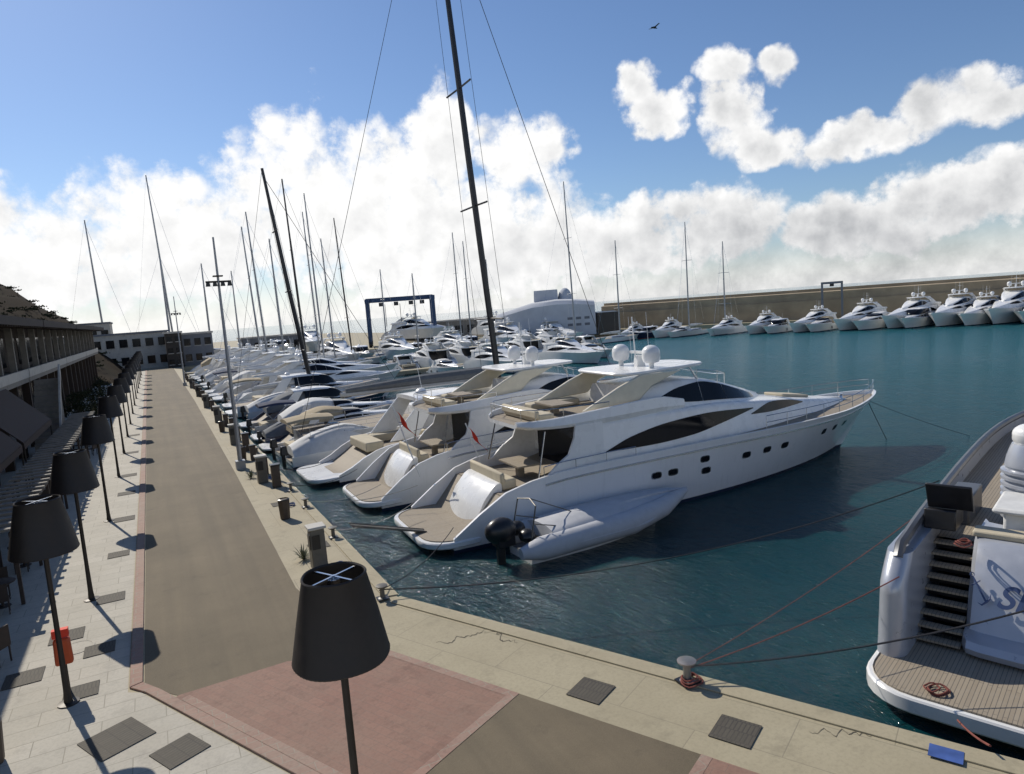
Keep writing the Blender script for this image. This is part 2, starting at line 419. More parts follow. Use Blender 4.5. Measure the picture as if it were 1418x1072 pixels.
# ------------------------------------------------------------ flybridge yacht
def fly_yacht(label,group,loc,rz,scl,detail=2,hullm=None):
    e=thing('motor_yacht',label,'yacht',group,loc,rz,scl)
    hm=hullm or GEL
    h=Hull(28,6.3,.5,[(.5,.62),(1.1,.95),(2.0,1.65),(3.3,2.2),(5.5,2.5),(9,2.6),(15,2.66),(22,2.66),(28,2.95)],2.9,
        [(.5,.5),(2.0,.52),(2.4,1.2),(2.8,1.75),(7,1.8),(7.5,2.35),(28,2.7)])
    h.hull().obj('hull',hm,e);h.deck().obj('deck',TEAK if detail>1 else WHITE,e)
    m=M();roundslab(-.6,2.4,2.8,.28,.52,1.2,m);m.obj('swim_platform',WHITE,e)
    if detail>1:
        m=M();roundslab(-.42,2.3,2.62,.522,.535,1.1,m);m.obj('platform_decking',TEAK,e)
    b=Body([(7.0,2.72,2.55,2.3,4.18),(10,2.76,2.6,2.3,4.18),(13.5,2.7,2.45,2.3,4.14),(16,2.5,2.2,2.3,3.94),(19,2.05,1.7,2.3,3.62),(22,1.4,1.05,2.4,3.24),(25,.4,.25,2.55,2.84)])
    b.mesh().obj('deckhouse',WHITE,e)
    b.panel([(7.6,16.4)],[(7.6,2.86),(10,2.84),(12.3,2.94),(14.2,3.22),(16.4,3.56)],[(7.6,2.90),(9,3.36),(11,3.68),(13.2,3.78),(16.4,3.60)],n=26).objs('window',GLASS,e)
    b.panel([(16.2,20.6)],[(16.2,3.3),(18,3.22),(20.6,3.26)],[(16.2,3.34),(17.9,3.68),(19.4,3.56),(20.6,3.30)],n=14).objs('window',GLASS,e)
    m=M()
    for s in (1,-1): m.slabxz([(4.6,2.2),(7.5,2.2),(7.5,4.2),(6.2,4.2),(6.1,3.7),(5.8,3.05),(5.2,2.7)],s*2.64,.12)
    m.objs('side_wing',WHITE,e)
    m=M();m.box((7.02,0,2.95),(.06,4.6,2.2));m.obj('saloon_door',GLASS,e)
    a,f=tub([(4.1,1.5,4.16,4.46,4.32),(4.6,2.2,4.1,4.52,4.32),(5.8,2.6,4.06,4.6,4.32),(8,2.7,4.06,4.74,4.32),(10.5,2.6,4.06,4.84,4.32),(12.2,2.35,4.06,4.55,4.4)])
    a.obj('flybridge',WHITE,e);f.obj('flybridge_floor',TEAK if detail>1 else CUSH,e)
    p=Body([(9.9,2.2,1.8,4.06,5.22),(12.4,2.25,1.85,4.08,5.34),(14.2,2.15,1.65,4.08,5.14),(16.2,1.8,1.15,3.92,4.62),(17.9,1.0,.5,3.7,4.1),(18.8,.3,.12,3.6,3.82)],r=.2)
    p.mesh().obj('pilothouse',WHITE,e)
    p.panel([(11.0,13.4),(13.43,15.0),(15.03,16.5),(16.53,17.7)],[(11.0,4.66),(12,4.40),(15,4.16),(17.7,3.86)],[(11.0,4.70),(12.2,5.04),(13.4,5.14),(14.6,4.94),(16.2,4.48),(17.7,4.02)],n=8).objs('window',GLASS,e)
    m=M()
    for s in (1,-1): m.slabxz([(6.9,4.62),(9.8,4.75),(10.5,5.3),(12.2,5.84),(10.0,5.86),(8.8,5.45)],s*2.12,.2)
    m.objs('radar_arch',CREAM if detail>1 else WHITE,e,bev=.05)
    m=M();roundslab(9.0,14.4,2.15,5.84,5.97,.9,m,1.6)
    m.obj('hardtop',WHITE,e)
    m=M()
    for s in (1,-1): m.tube([(13.7,s*1.5,5.15),(13.2,s*1.5,5.88)],.05,6)
    m.objs('hardtop_post',STEEL,e)
    for s in (1,-1):
        m=M();m.lathe([(.12,0),(.12,.25),(.36,.32),(.42,.5),(.42,.75)],(11.3,s*1.2,5.92),16);m.ell((11.3,s*1.2,6.67),(.42,.42,.34),16,5,z0=0)
        m.obj('radome',WHITE,e)
    m=M();m.box((11.5,0,6.22),(.5,.3,.55),tx=.6);m.box((11.55,0,6.62),(.18,1.4,.12));m.tube([(11.3,0,6.4),(11.2,0,8.3)],.035,6)
    m.tube([(11.25,-.4,7.6),(11.25,.4,7.6)],.02,5);m.tube([(11.6,.7,5.92),(11.5,.7,8.3)],.012,4);m.tube([(11.6,-.7,5.92),(11.5,-.7,8.5)],.012,4)
    m.obj('antenna_mast',WHITE,e)
    if detail>1:
        for x,z in ((9.9,1.55),(10.8,1.55),(12.6,1.85),(12.7,1.3),(15.2,1.6),(16.6,1.62),(17.9,1.62),(21.2,1.75),(22.3,1.78),(23.4,1.82)):
            k=.9 if x<21 else .6
            for s in (1,-1):
                porthole(h,x,z,.26*k,.12,s,.02).obj('porthole',GLASS,e)
                porthole(h,x,z,.26*k+.05,.16,s,.012).obj('porthole_rim',STEEL,e)
        m=M()
        for s in (1,-1): m.tube([(a,b*s,c) for a,b,c in h.strip(-.35,x0=4.5,x1=27.6)],.05,6)
        m.objs('rub_rail',STEEL,e)
        m=M();rail(h,m,16.5,27.8,.62);rail(h,m,4.6,9,.35,mid=False)
        m.obj('guard_rail',STEEL,e)
        m=M();pl=[(4.3,-1.5),(4.7,-2.05),(5.8,-2.45),(8,-2.55)]
        m.tube([(x,y,4.95) for x,y in pl[::-1]]+[(x,-y,4.95) for x,y in pl],.02,5)
        for x,y in pl:
            for s in (1,-1): m.tube([(x,y*s,4.4),(x,y*s,4.95)],.018,5)
        m.obj('flybridge_rail',STEEL,e)
        m=M();m.tube([(13.4,-1.8,5.7),(14.8,-1.6,5.5),(15.7,-1.1,5.25),(16,0,5.15),(15.7,1.1,5.25),(14.8,1.6,5.5),(13.4,1.8,5.7)],.02,5)
        for q in ((13.4,1.8,5.7,5.1),(14.8,1.6,5.5,4.8),(15.7,1.1,5.25,4.5)):
            for s in (1,-1): m.tube([(q[0],q[1]*s,q[2]),(q[0],q[1]*s,q[3])],.018,5)
        m.obj('coachroof_rail',STEEL,e)
        m=M();m.box((5.4,0,4.5),(.8,3.4,.34));m.box((4.99,0,4.66),(.2,3.4,.36));m.box((7.6,1.75,4.5),(2.6,.8,.34));m.obj('flybridge_sofa',CUSH,e,bev=.08)
        m=M();m.box((9.8,-1.2,4.58),(.7,1.4,.5));m.box((10.1,-1.2,4.9),(.18,1.4,.5));m.obj('helm_seat',CUSH,e,bev=.08)
        m=M();m.box((6.8,.1,4.78),(1.1,1.7,.07));m.box((6.8,.1,4.55),(.3,.3,.46));m.obj('flybridge_table',TEAK,e)
        m=M();m.box((3.5,0,2.0),(.7,3.2,.42));m.box((3.2,0,2.3),(.2,3.4,.45));m.obj('cockpit_sofa',CUSH,e,bev=.08)
        m=M();m.box((4.8,0,2.45),(1.1,2.0,.07));m.box((4.8,0,2.1),(.3,.3,.65));m.obj('cockpit_table',TEAK,e)
        m=M();rings=[]
        for i in range(9):
            y=-1.6+.4*i;c=.22*(1-(y/1.75)**2)
            rings.append([(a-.95,y,z) for a,z in ((2.85-c,.53),(2.95-c,.9),(3.3-c,1.5),(3.75-c*.6,2.0),(3.95-c*.4,2.12),(4.1,2.12),(4.1,.53))])
        m.loft(rings,closed=True);m.obj('transom_door',WHITE,e)
        for s in (1,-1):
            m=M()
            for k in range(5): m.box((2.0+.24*k,s*2.05,.64+.26*k),(.3,.7,.24))
            m.obj('transom_step',TEAK,e)
        m=M()
        for s in (1,-1): m.tube([(4.9,s*2.4,4.1),(4.4,s*2.5,2.2)],.035,6)
        m.objs('overhang_post',STEEL,e)
        m=M();m.lathe([(.3,0),(.16,.03),(.1,.2),(.16,.3)],(25.2,0,2.72),10);m.obj('windlass',STEEL,e)
        m=M();m.box((21,0,3.48),(1.9,1.3,.14),ry=rad(8));m.obj('sun_pad',CUSH,e,bev=.05)
        m=M();m.box((-1.5,-.75,.95),(3.0,.36,.05),ry=rad(15.7))
        for y in (-.93,-.57): m.tube([(0,y,.55),(-3.0,y,1.42)],.025,5)
        m.obj('gangway',PEDG,e)
        for x in (6.5,13.5,19):
            m=M();y=h.side(x,1.4)+.2;m.ell((x,y,1.0),(.19,.19,.5),10,8);m.tube([(x,y,1.4),(x,(h.bd(x)-.05),h.zs(x))],.012,4);m.obj('fender',DGREY,e)
    return e
def sport_yacht(label,group,loc,rz,scl,hullm=None,cover=None,hard=True):
    e=thing('motor_cruiser',label,'motorboat',group,loc,rz,scl);hm=hullm or GEL
    h=Hull(16,4.5,.9,[(.9,.5),(1.6,.8),(2.6,1.35),(4,1.6),(9,1.75),(16,2.1)],2.2,[(.9,.4),(1.9,.42),(2.3,1.0),(2.6,1.15),(6.5,1.15),(7,1.6),(16,1.95)],.5)
    h.hull().obj('hull',hm,e);h.deck().obj('deck',TEAK,e)
    m=M();roundslab(-.4,1.9,1.95,.25,.42,.8,m);m.obj('swim_platform',WHITE,e)
    b=Body([(6,1.75,1.6,1.4,2.5),(8,1.75,1.5,1.4,2.6),(10,1.5,1.15,1.4,2.35),(12,1.0,.7,1.5,2.15),(14,.3,.15,1.7,1.98)],r=.15)
    b.mesh(16).obj('deckhouse',WHITE,e)
    b.panel([(6.1,8.9),(9.0,11.6)],[(6.1,1.95),(9,1.9),(11.6,1.98)],[(6.1,2.3),(8,2.42),(10,2.2),(11.6,2.02)],n=8).objs('window',GLASS,e)
    if hard:
        p=Body([(5.2,1.6,1.5,3.35,3.5),(7.5,1.6,1.5,3.35,3.55),(9.0,1.3,1.2,3.28,3.42),(9.5,.9,.8,3.2,3.3)],r=.08)
        p.mesh(10).obj('hardtop',WHITE,e)
        w=Body([(6.4,1.62,1.5,2.4,3.36),(8.3,1.6,1.4,2.5,3.36),(9.6,1.3,1.1,2.3,3.28),(10.7,.7,.5,2.25,2.65),(11.0,.2,.1,2.25,2.4)],r=.1)
        w.mesh(12).obj('windscreen',GLASS,e)
        m=M()
        for s in (1,-1): m.slabxz([(3.6,1.6),(5.0,1.6),(6.2,3.36),(5.3,3.36)],s*1.6,.12)
        m.objs('radar_arch',WHITE,e,bev=.03)
        m=M();m.ell((6,0,3.62),(.3,.3,.22),12,5);m.obj('radome',WHITE,e)
        m=M();m.tube([(6.3,.5,3.5),(6.1,.5,5.0)],.015,4);m.obj('antenna',WHITE,e)
    else:
        w=Body([(7.2,1.6,1.4,2.4,3.0),(8.6,1.3,1.05,2.4,2.85),(9.4,.5,.3,2.4,2.55)],r=.08)
        w.mesh(10).obj('windscreen',GLASS,e)
        m=M()
        for s in (1,-1): m.slabxz([(3.4,1.5),(4.6,1.5),(4.9,2.9),(4.3,2.9)],s*1.65,.12)
        m.box((4.6,0,2.95),(.7,3.42,.12));m.obj('radar_arch',WHITE,e,bev=.03)
    if cover:
        c=Body([(2.3,1.6,1.3,1.4,2.0),(4,1.75,1.5,1.5,2.9),(5.5,1.75,1.4,1.6,3.25),(7.2,1.6,1.2,1.9,3.0)],r=.3,camb=.15)
        c.mesh(12).obj('canvas_cover',cover,e)
    else:
        m=M();m.box((2.9,0,1.45),(.9,2.8,.45));m.box((4.4,1.2,1.4),(1.8,.7,.4));m.box((5.6,-1,1.5),(.6,.7,.7));m.objs('cockpit_seat',CUSH,e,bev=.06)
    m=M();rail(h,m,8,15.8,.5,r=.016,mid=False);m.obj('guard_rail',STEEL,e)
    m=M()
    for s in (1,-1):
        for x in (4,7.5):
            y=h.side(x,1.0)+.16;m.ell((x,s*y,.75),(.14,.14,.38),8,6)
    m.objs('fender',BLACK if hullm is GELN else DGREY,e)
    return e
def small_boat(label,group,loc,rz,scl,cover,bimini,hullm=None):
    e=thing('small_motorboat',label,'motorboat',group,loc,rz,scl);hm=hullm or GEL
    h=Hull(8,2.7,.5,[(.5,.75),(3,.85),(8,1.15)],1.1,[(.5,.35),(4.2,.35),(4.6,.9),(8,1.1)],.35,2.3)
    h.hull().obj('hull',hm,e);h.deck().obj('deck',TEAK,e)
    b=Body([(3.6,.8,.7,.4,1.35),(4.6,.95,.75,.8,1.45),(6,.6,.4,.9,1.25),(7,.2,.1,1.0,1.12)],r=.1);b.mesh(10).obj('cabin',WHITE,e)
    w=Body([(3.7,.85,.7,1.3,1.8),(4.3,.7,.5,1.35,1.75),(4.8,.3,.15,1.35,1.45)],r=.06);w.mesh(8).obj('windscreen',GLASS,e)
    m=M();m.box((3.0,.3,.8),(.5,.5,.9));m.box((1.4,0,.6),(.6,1.9,.5));m.objs('seat',CUSH,e,bev=.04)
    m=M();m.box((.25,0,1.0),(.45,.4,.55),tx=.7,ty=.8);m.box((.2,0,.4),(.2,.16,.9));m.obj('outboard_motor',BLACK,e,bev=.05)
    if bimini:
        c=Body([(1.0,1.05,.95,2.15,2.3),(2.4,1.1,1.0,2.25,2.42),(3.9,1.0,.9,2.15,2.3)],r=.1,camb=.1);c.mesh(8).obj('bimini_canopy',bimini,e)
        for s in (1,-1):
            m=M();m.tube([(1.1,s*1.0,2.2),(2.3,s*1.15,.8),(3.8,s*.95,2.2)],.018,4);m.obj('canopy_frame',STEEL,e)
    if cover:
        c=Body([(.6,1.15,.9,.7,1.1),(2,1.3,.8,.75,1.7),(3.8,1.25,.6,.8,2.0),(5.5,.95,.4,.95,1.5),(7,.4,.15,1.05,1.25)],r=.3,camb=.12);c.mesh(12).obj('canvas_cover',cover,e)
    return e
def sail_yacht(label,group,loc,rz,L,mh,mx,rake=0.,dark=False,hullm=None,spread=2,detail=True,mr=.14,cover=None):
    e=thing('sailing_yacht',label,'sailboat',group,loc,rz)
    k=L/16;B=4.2*k**.8
    h=Hull(L,B,.3,[(.3,1.1*k),(L*.4,1.15*k),(L,1.5*k)],1.6*k,[(.3,1.0*k),(L,1.42*k)],.5,2.2)
    h.hull().obj('hull',hullm or GEL,e);h.deck().obj('deck',TEAK,e)
    b=Body([(L*.3,B*.28,B*.24,1.05*k,1.55*k),(L*.5,B*.28,B*.24,1.05*k,1.62*k),(L*.66,B*.16,B*.1,1.15*k,1.45*k),(L*.72,B*.05,B*.03,1.2*k,1.3*k)],r=.1*k);b.mesh(10).obj('cabin',WHITE,e)
    b.panel([(L*.33,L*.6)],[(0,1.28*k),(L,1.28*k)],[(0,1.45*k),(L,1.4*k)]).objs('window',GLASS,e)
    tx=mx-math.tan(rake)*mh
    m=M();m.tube([(mx,0,1.3*k),((mx+tx)/2,0,mh/2),(tx,0,mh)],[mr,mr*.95,mr*.6],8);m.obj('mast',MASTD if dark else MASTA,e)
    m=M();sp=[]
    for i in range(spread):
        f=(i+1)/(spread+1);x=mx+(tx-mx)*f;z=mh*f;w=B*.42*(1-.35*f)
        m.tube([(x-.1,-w,z-.05),(x,0,z),(x-.1,w,z-.05)],mr*.3,5);sp.append((x,w,z))
    if sp: m.objs('spreader',MASTD if dark else MASTA,e)
    m=M();r=max(.010,mr*.07)
    for s in (1,-1):
        m.tube([(mx,s*B*.46,1.2*k)]+[(x,s*w,z) for x,w,z in sp]+[(tx,0,mh*.98)],r,4)
    m.tube([(L*.98,0,1.5*k),(tx,0,mh*.97)],r*1.6,4);m.tube([(.4,0,1.1*k),(tx,0,mh)],r,4)
    m.obj('rigging',STEEL if not dark else MASTD,e)
    bl=mx-L*.12
    m=M();m.tube([(mx,0,2.3*k),(mx-bl,0,2.35*k)],mr*.7,6);m.obj('boom',MASTA,e)
    m=M();m.tube([(mx-.1,0,2.6*k),(mx-bl*.5,0,2.6*k),(mx-bl*.97,0,2.5*k)],[.26*k,.22*k,.1*k],8);m.obj('sail_cover',cover or CANW,e)
    if detail:
        m=M();rail(h,m,.5,L*.97,.6,r=.014,step=1.8);m.obj('guard_rail',STEEL,e)
    return e
# ------------------------------------------------------------ setting : water, land
WZ=-1.2
m=M();m.add([(-3000,-3000,WZ),(3000,-3000,WZ),(3000,3000,WZ),(-3000,3000,WZ)],[(0,1,2,3)]);o=m.obj('water',WATER);o['kind']='structure'
def qw(q,w): return (.897*q+.442*w,.442*q-.897*w)
KX,KY=qw(13,-14.15)
m=M();m.prism([(-120,KY),(KX,KY),(5.5,166),(-120,166)],-6,0);m.prism([(-120,-60),qw(13,70),(KX,KY),(-120,KY)],-6,0);m.prism([(-120,166),(98,166),(98,420),(-120,420)],-6,0)
o=m.obj('quay_ground',CONC);o['kind']='structure'
def sheet(name,poly,z,mt):
    m=M();m.add([(x,y,z) for x,y in poly],[tuple(range(len(poly)))]);o=m.obj(name,mt);o['kind']='structure'
    if o.data.polygons[0].normal.z<0: o.data.flip_normals()
    return o
sheet('quay_strip',[(2.9,166),(2.9,18.5),(5.43,18.5),(5.48,166)],.003,CONC2)
PV=[(-12,166),(-12,-30),qw(6.55,40),qw(6.55,-15.75),(-1.35,17.2),(-1.35,166)]
sheet('stone_pavement',PV,.004,PAVE)
sheet('road',[(-1.02,166),(-1.02,17.2),(-.35,16.35),(2,16.45),(4.05,15.55),(3.45,18),(3.05,21),(3.35,40),(3.8,85),(4.1,166)],.008,ASPH)
sheet('crossing_paving',[(-.35,16.35),(2,16.45),(4.05,15.55),qw(10.64,-12),qw(10.64,-8.2),qw(6.85,-8.2),qw(6.85,-14.8)],.012,REDB)
sheet('road',[qw(6.85,-8.2),qw(10.64,-8.2),qw(10.64,-4.3),qw(6.85,-4.3)],.008,ASPH)
sheet('crossing_paving',[qw(6.85,-4.3),qw(10.64,-4.3),qw(10.64,-1.6),qw(6.85,-1.6)],.012,REDB)
sheet('road',[qw(6.85,-1.6),qw(10.64,-1.6),qw(10.64,40),qw(6.85,40)],.008,ASPH)
for a,b in (((6.85,7.05),(-14.6,-8.2)),((10.44,10.64),(-12.1,-8.2)),((7.05,10.44),(-8.4,-8.2)),((6.85,10.64),(-4.3,-4.1))):
    sheet('crossing_border',[qw(a[0],b[0]),qw(a[1],b[0]),qw(a[1],b[1]),qw(a[0],b[1])],.016,REDS)
m=M();m.prism([(-1.32,166),(-1.32,17.35),(-1.05,17.45),(-1.05,166)],0,.05);m.prism([(-1.3,17.33),qw(6.58,-15.6),qw(6.58,30),qw(6.82,30),qw(6.82,-15.4),(-1.05,17.43)],0,.05);o=m.obj('kerb',REDS,bev=.01);o['kind']='structure'
m=M();m.prism([(5.05,18.6),(5.47,18.5),(5.52,166),(5.1,166)],.0,.035);m.prism([qw(12.6,-14.0),qw(13.02,-14.05),qw(13.02,50),qw(12.6,50)],0,.035);o=m.obj('quay_coping',CONC,bev=.01);o['kind']='structure'
def crack(p0,p1,wd=.022,n=26,amp=.09):
    m=M();p0=Vector(p0);p1=Vector(p1);d=(p1-p0).normalized();s_=Vector((-d.y,d.x));off=0;L_=[];Rr=[]
    for i in range(n+1):
        off=off*.8+R.uniform(-amp,amp);p=p0.lerp(p1,i/n)+s_*off;w=wd*R.uniform(.3,1)*math.sin(math.pi*(i+.5)/(n+1))+.003
        L_.append((p.x+s_.x*w,p.y+s_.y*w,.0065));Rr.append((p.x-s_.x*w,p.y-s_.y*w,.0065))
    m.loft([L_,Rr],cap=False);o=m.obj('ground_crack',CRK,nofix=True);o['kind']='structure'
crack((5.3,15.2),(6.6,15.0));crack((6.6,15.0),(7.0,14.0));crack((-1.6,12.4),(-3,14.6),.012);crack((9.7,8.0),(10.5,7.2),.012)
def grate(x,y,s,rz,sy=None):
    m=M();m.box((0,0,.016),(s,sy or s,.012));o=m.obj('drain_cover',GRATE,loc=(x,y,0),rz=rz);tag(o,'dark square iron cover set in the paving','drain cover','covers in the paving')
for x,y,s,rz in ((7.2,11.3,.75,DANG),(8.6,8.7,.75,DANG),(-.4,14.1,.8,DANG),(-1.5,15.3,1.05,DANG),(-2.05,20.1,.7,0),(-1.95,23.9,.75,0),(-2.3,17.9,.7,0),(-1.9,28.6,.7,0),(-2.9,21.6,.8,0),(-1.85,34,.8,0),(-1.9,39.5,.8,0),(-1.9,44.5,.8,0),(-1.9,53,.8,0),(-1.9,62,.8,0),(-3.6,19.5,.8,0),(4.5,24.5,.7,0),(4.3,31.5,.7,0),(4.4,39,.7,0)): grate(x,y,s,rz)
m=M();m.lathe([(.42,.006),(.42,.014),(.36,.016),(.36,.010),(.1,.012)],(-2.6,20.6,0),28);o=m.obj('manhole_cover',PAVE);tag(o,'round stone-filled manhole cover in the pavement','manhole cover')
m=M();m.box((0,0,.04),(.5,.36,.008));o=m.obj('painted_plate',BLUEP,loc=(10.95,6.3,0),rz=DANG);tag(o,'small blue plate fixed on the quay edge','plate')
# ------------------------------------------------------------ shade lamps
def shade_lamp():
    e=thing('street_lamp','dark post lamp with pleated drum shade on the quay','street lamp','shade lamps along the promenade')
    m=M();m.lathe([(.22,0),(.22,.03),(.09,.05),(.07,.3),(.055,1.2),(.05,3.9)],n=12);m.obj('pole',POLE,e)
    m=M();n=120;vs=[];fs=[]
    for r,z in ((.64,3.48),(.648,3.5),(.638,3.53),(.535,4.06),(.42,4.60),(.426,4.63),(.41,4.65),(.395,4.63),(.60,3.52)):
        for j in range(n):
            q=2*math.pi*j/n;k=r+(.005 if j%2 else 0)+.006*math.sin(q*5+z*2);vs.append((k*math.cos(q),k*math.sin(q),z))
    for i in range(8):
        for j in range(n):
            j2=(j+1)%n;fs.append((i*n+j,i*n+j2,(i+1)*n+j2,(i+1)*n+j))
    m.add(vs,fs);m.obj('lamp_shade',SHADE,e)
    m=M()
    for a in range(2): m.box((0,0,4.6),(.80,.03,.03),rz=a*math.pi/2+.5)
    m.lathe([(.1,4.0),(.1,4.58)],n=12);m.tube([(0,0,3.8),(0,0,4.62)],.03,6);m.obj('shade_frame',STEEL,e)
    m=M();m.ell((0,0,4.2),(.09,.09,.14),10,6);m.obj('bulb',WHITE,e)
    return e
L0=shade_lamp();L0.location=(1.8,9.0,0)
ly=[17.5,24.2,34.2,44.5,53.1,61.5,70,79,88,97,106,115,124,133,142,151]
for i,y in enumerate(ly): clone(L0,(-2.58+.004*y,y,0),R.random()*3)
def tall_pole(x,y,hh):
    e=thing('light_pole','tall metal harbour light pole with floodlights on a crossbar','light pole','tall light poles on the quay',(x,y,0))
    m=M();m.box((0,0,.25),(.5,.5,.5));m.tube([(0,0,.4),(0,0,hh*.5),(0,0,hh)],[.12,.09,.05],8);m.obj('pole',MASTA,e)
    m=M();m.box((0,0,hh-2.4),(1.3,.10,.10));m.box((0,0,hh-2.1),(.5,.5,.06));m.obj('crossbar',POLE,e)
    for dx in (-.55,-.2,.2,.55):
        m=M();m.box((dx,-.1,hh-2.55),(.24,.2,.2),tx=.7);m.obj('floodlight',BLACK,e)
tall_pole(3.75,41,12.9);tall_pole(3.9,110,12.9)
# ------------------------------------------------------------ quay furniture
def pedestal(x,y,s=1):
    e=thing('service_pedestal','grey metal power and water pedestal on the quay','service pedestal','service pedestals along the quay',(x,y,0),0,s)
    m=M();m.box((0,0,.58),(.42,.42,1.16),tx=.94,ty=.94);m.obj('cabinet',PEDG,e,bev=.02)
    m=M();m.box((0,0,1.2),(.5,.5,.08));m.obj('lid',PLAST,e,bev=.02)
    m=M();m.box((-.06,-.215,.8),(.22,.02,.4));m.box((-.215,0,.8),(.02,.26,.4));m.objs('socket_panel',BLACK,e)
for x,y in ((4.05,22.3),(4.3,36.5),(4.35,50),(4.4,63),(4.4,76),(4.5,90),(4.5,104)): pedestal(x,y,1.15)
def bin_(x,y):
    e=thing('litter_bin','brown slatted round litter bin standing on the quay','litter bin','litter bins along the quay',(x,y,0))
    m=M();m.lathe([(.17,0),(.19,.05),(.23,.8),(.21,.82)],n=16,wob=.05);m.obj('body',BROWN,e)
    m=M();m.lathe([(.235,.80),(.245,.84),(.2,.86),(.18,.6)],n=16,cap=False);m.obj('rim',BLACK,e)
for x,y in ((4.1,28.9),(4.15,43.5),(4.2,57),(-3.6,15.8)): bin_(x,y)
def bollard(x,y,s=1,label='grey mushroom bollard on the quay edge',mt=None):
    e=thing('mooring_bollard',label,'bollard','mooring bollards on the quay edge',(x,y,.035),0,s)
    m=M();m.lathe([(.17,0),(.17,.03),(.09,.06),(.08,.36),(.20,.44),(.21,.48),(.12,.50)],n=16);m.obj('post',mt or PEDG,e)
    m=M();m.box((0,0,.015),(.4,.4,.03));m.obj('base_plate',BLACK,e)
GALV=mat('galvanised_steel',(.24,.24,.23),.5,.6,var=.2)
bollard(9.0,10.4,.95,'grey mushroom bollard with red rope, on the quay edge',GALV)
bollard(5.0,18.5,.8)
for y in (25,30,33.5,38,45,52,58,65,73,82,92,103): bollard(5.15,y,.8)
def stump(x,y,s):
    e=thing('quay_post','short brown square post beside the moorings','post','brown posts along the quay',(x,y,0),0,s)
    m=M();m.box((0,0,.5),(.36,.36,1.0));m.obj('post',BROWN,e,bev=.03)
    m=M();m.box((0,0,1.03),(.42,.42,.07));m.obj('cap',BLACK,e,bev=.01)
for k in range(24): stump(4.75+R.uniform(-.1,.1),34.5+k*4.2+R.uniform(-.6,.6),R.uniform(.8,1.15))
def plant(x,y,s,mt=None,label='spiky agave tuft beside the pedestal'):
    e=thing('plant',label,'plant','small plants on the quay',(x,y,0),0,s)
    m=M()
    for i in range(70):
        a=R.random()*6.28;t=R.uniform(.2,1);l=R.uniform(.35,.6);d=Vector((math.cos(a)*t,math.sin(a)*t,1.1-.7*t)).normalized()
        s_=Vector((-math.sin(a),math.cos(a),0))*.014;p=Vector((0,0,0));mid=p+d*l*.6;tip=p+d*l+Vector((0,0,-.12*t))
        m.add([p-s_,p+s_,mid+s_,mid-s_,tip],[(0,1,2,3),(3,2,4)])
    m.obj('leaves',mt or AGV,e,nofix=True)
plant(3.75,23.4,1.1);plant(3.9,38,1)
e=thing('lifebuoy_cabinet','orange lifebuoy cabinet mounted beside a lamp post','lifebuoy cabinet',None,(-2.55,18.1,0))
m=M();m.tube([(0,.05,0),(0,.05,1.3)],.03,8);m.obj('post',POLE,e)
m=M();m.box((0,0,.98),(.36,.2,.62),tx=.9);m.obj('cabinet',ORNG,e,bev=.05)
m=M();m.box((0,-.02,1.42),(.32,.16,.18));m.obj('sign_plate',REDF,e)
# ------------------------------------------------------------ waterfront building (terraces)
def wf_section(y0,ln,g='sections of the waterfront terrace building'):
    e=thing('terrace_building','two storey brown restaurant building with tiled roof and terrace','building',g,(0,y0,0))
    m=M();m.box((-12,ln/2,2.6),(1.,ln-.01,5.2));m.box((-11.2,ln/2,7.5),(1.,ln-.01,3.8));m.objs('wall',WALLS,e)
    m=M();m.box((-9.9,ln/2,5.3),(3.9,ln-.01,.35));m.obj('terrace_slab',PLASD,e)
    m=M();m.box((-7.98,ln/2,5.75),(.14,ln-.01,.6));m.obj('parapet',PLAST,e)
    n=max(2,int(ln/4.4))
    for k in range(n):
        y=(k+.5)*ln/n
        m=M();m.box((-8.4,y,7.5),(.38,.38,3.8));m.obj('column',PLASD,e)
        m=M();m.box((-8.6,y,2.55),(.5,.5,5.1));m.obj('pier',WALLS,e)
    for k in range(n):
        y=(k+.5)*ln/n
        m=M();m.box((-11.48,y,2.0),(.06,ln/n*.8,3.2));m.obj('shopfront_window',GLASS,e)
        m=M();m.box((-10.68,y,7.2),(.06,ln/n*.7,2.4));m.obj('window',GLASS,e)
    m=M()
    m.add([(-6.6,0,9.0),(-6.6,ln,9.0),(-15,ln,9.5),(-15,0,9.5),(-6.6,0,9.5),(-6.6,ln,9.5),(-15,ln,9.9),(-15,0,9.9)],[(0,3,2,1),(4,5,6,7),(0,1,5,4),(1,2,6,5),(2,3,7,6),(3,0,4,7)])
    m.obj('roof',TILE,e)
    m=M()
    for k in range(int(ln/.8)): m.box((-7.1,.4+k*.8,8.97),(.9,.1,.12))
    m.obj('rafters',DWOOD,e)
for y0,ln in ((12,22),(34.3,26),(60.6,26),(86.9,26),(113.2,26)): wf_section(y0,ln)
e=thing('terrace_stair','pale stepped stair descending from the terrace to the promenade','stairs',None,(-6.9,60,0))
m=M()
for k in range(14): m.box((0,-k*.36,2.6-k*.19),(1.5,.37,5.2-k*.38))
m.obj('steps',PLASD,e)
m=M();m.add([(.8,.2,6.2),(.8,-5.0,1.2),(.8,-5.0,.7),(.8,.2,5.6),(.92,.2,6.2),(.92,-5.0,1.2),(.92,-5.0,.7),(.92,.2,5.6)],[(0,1,2,3),(7,6,5,4),(0,4,5,1),(1,5,6,2),(2,6,7,3),(3,7,4,0)]);m.obj('stair_parapet',PLAST,e)
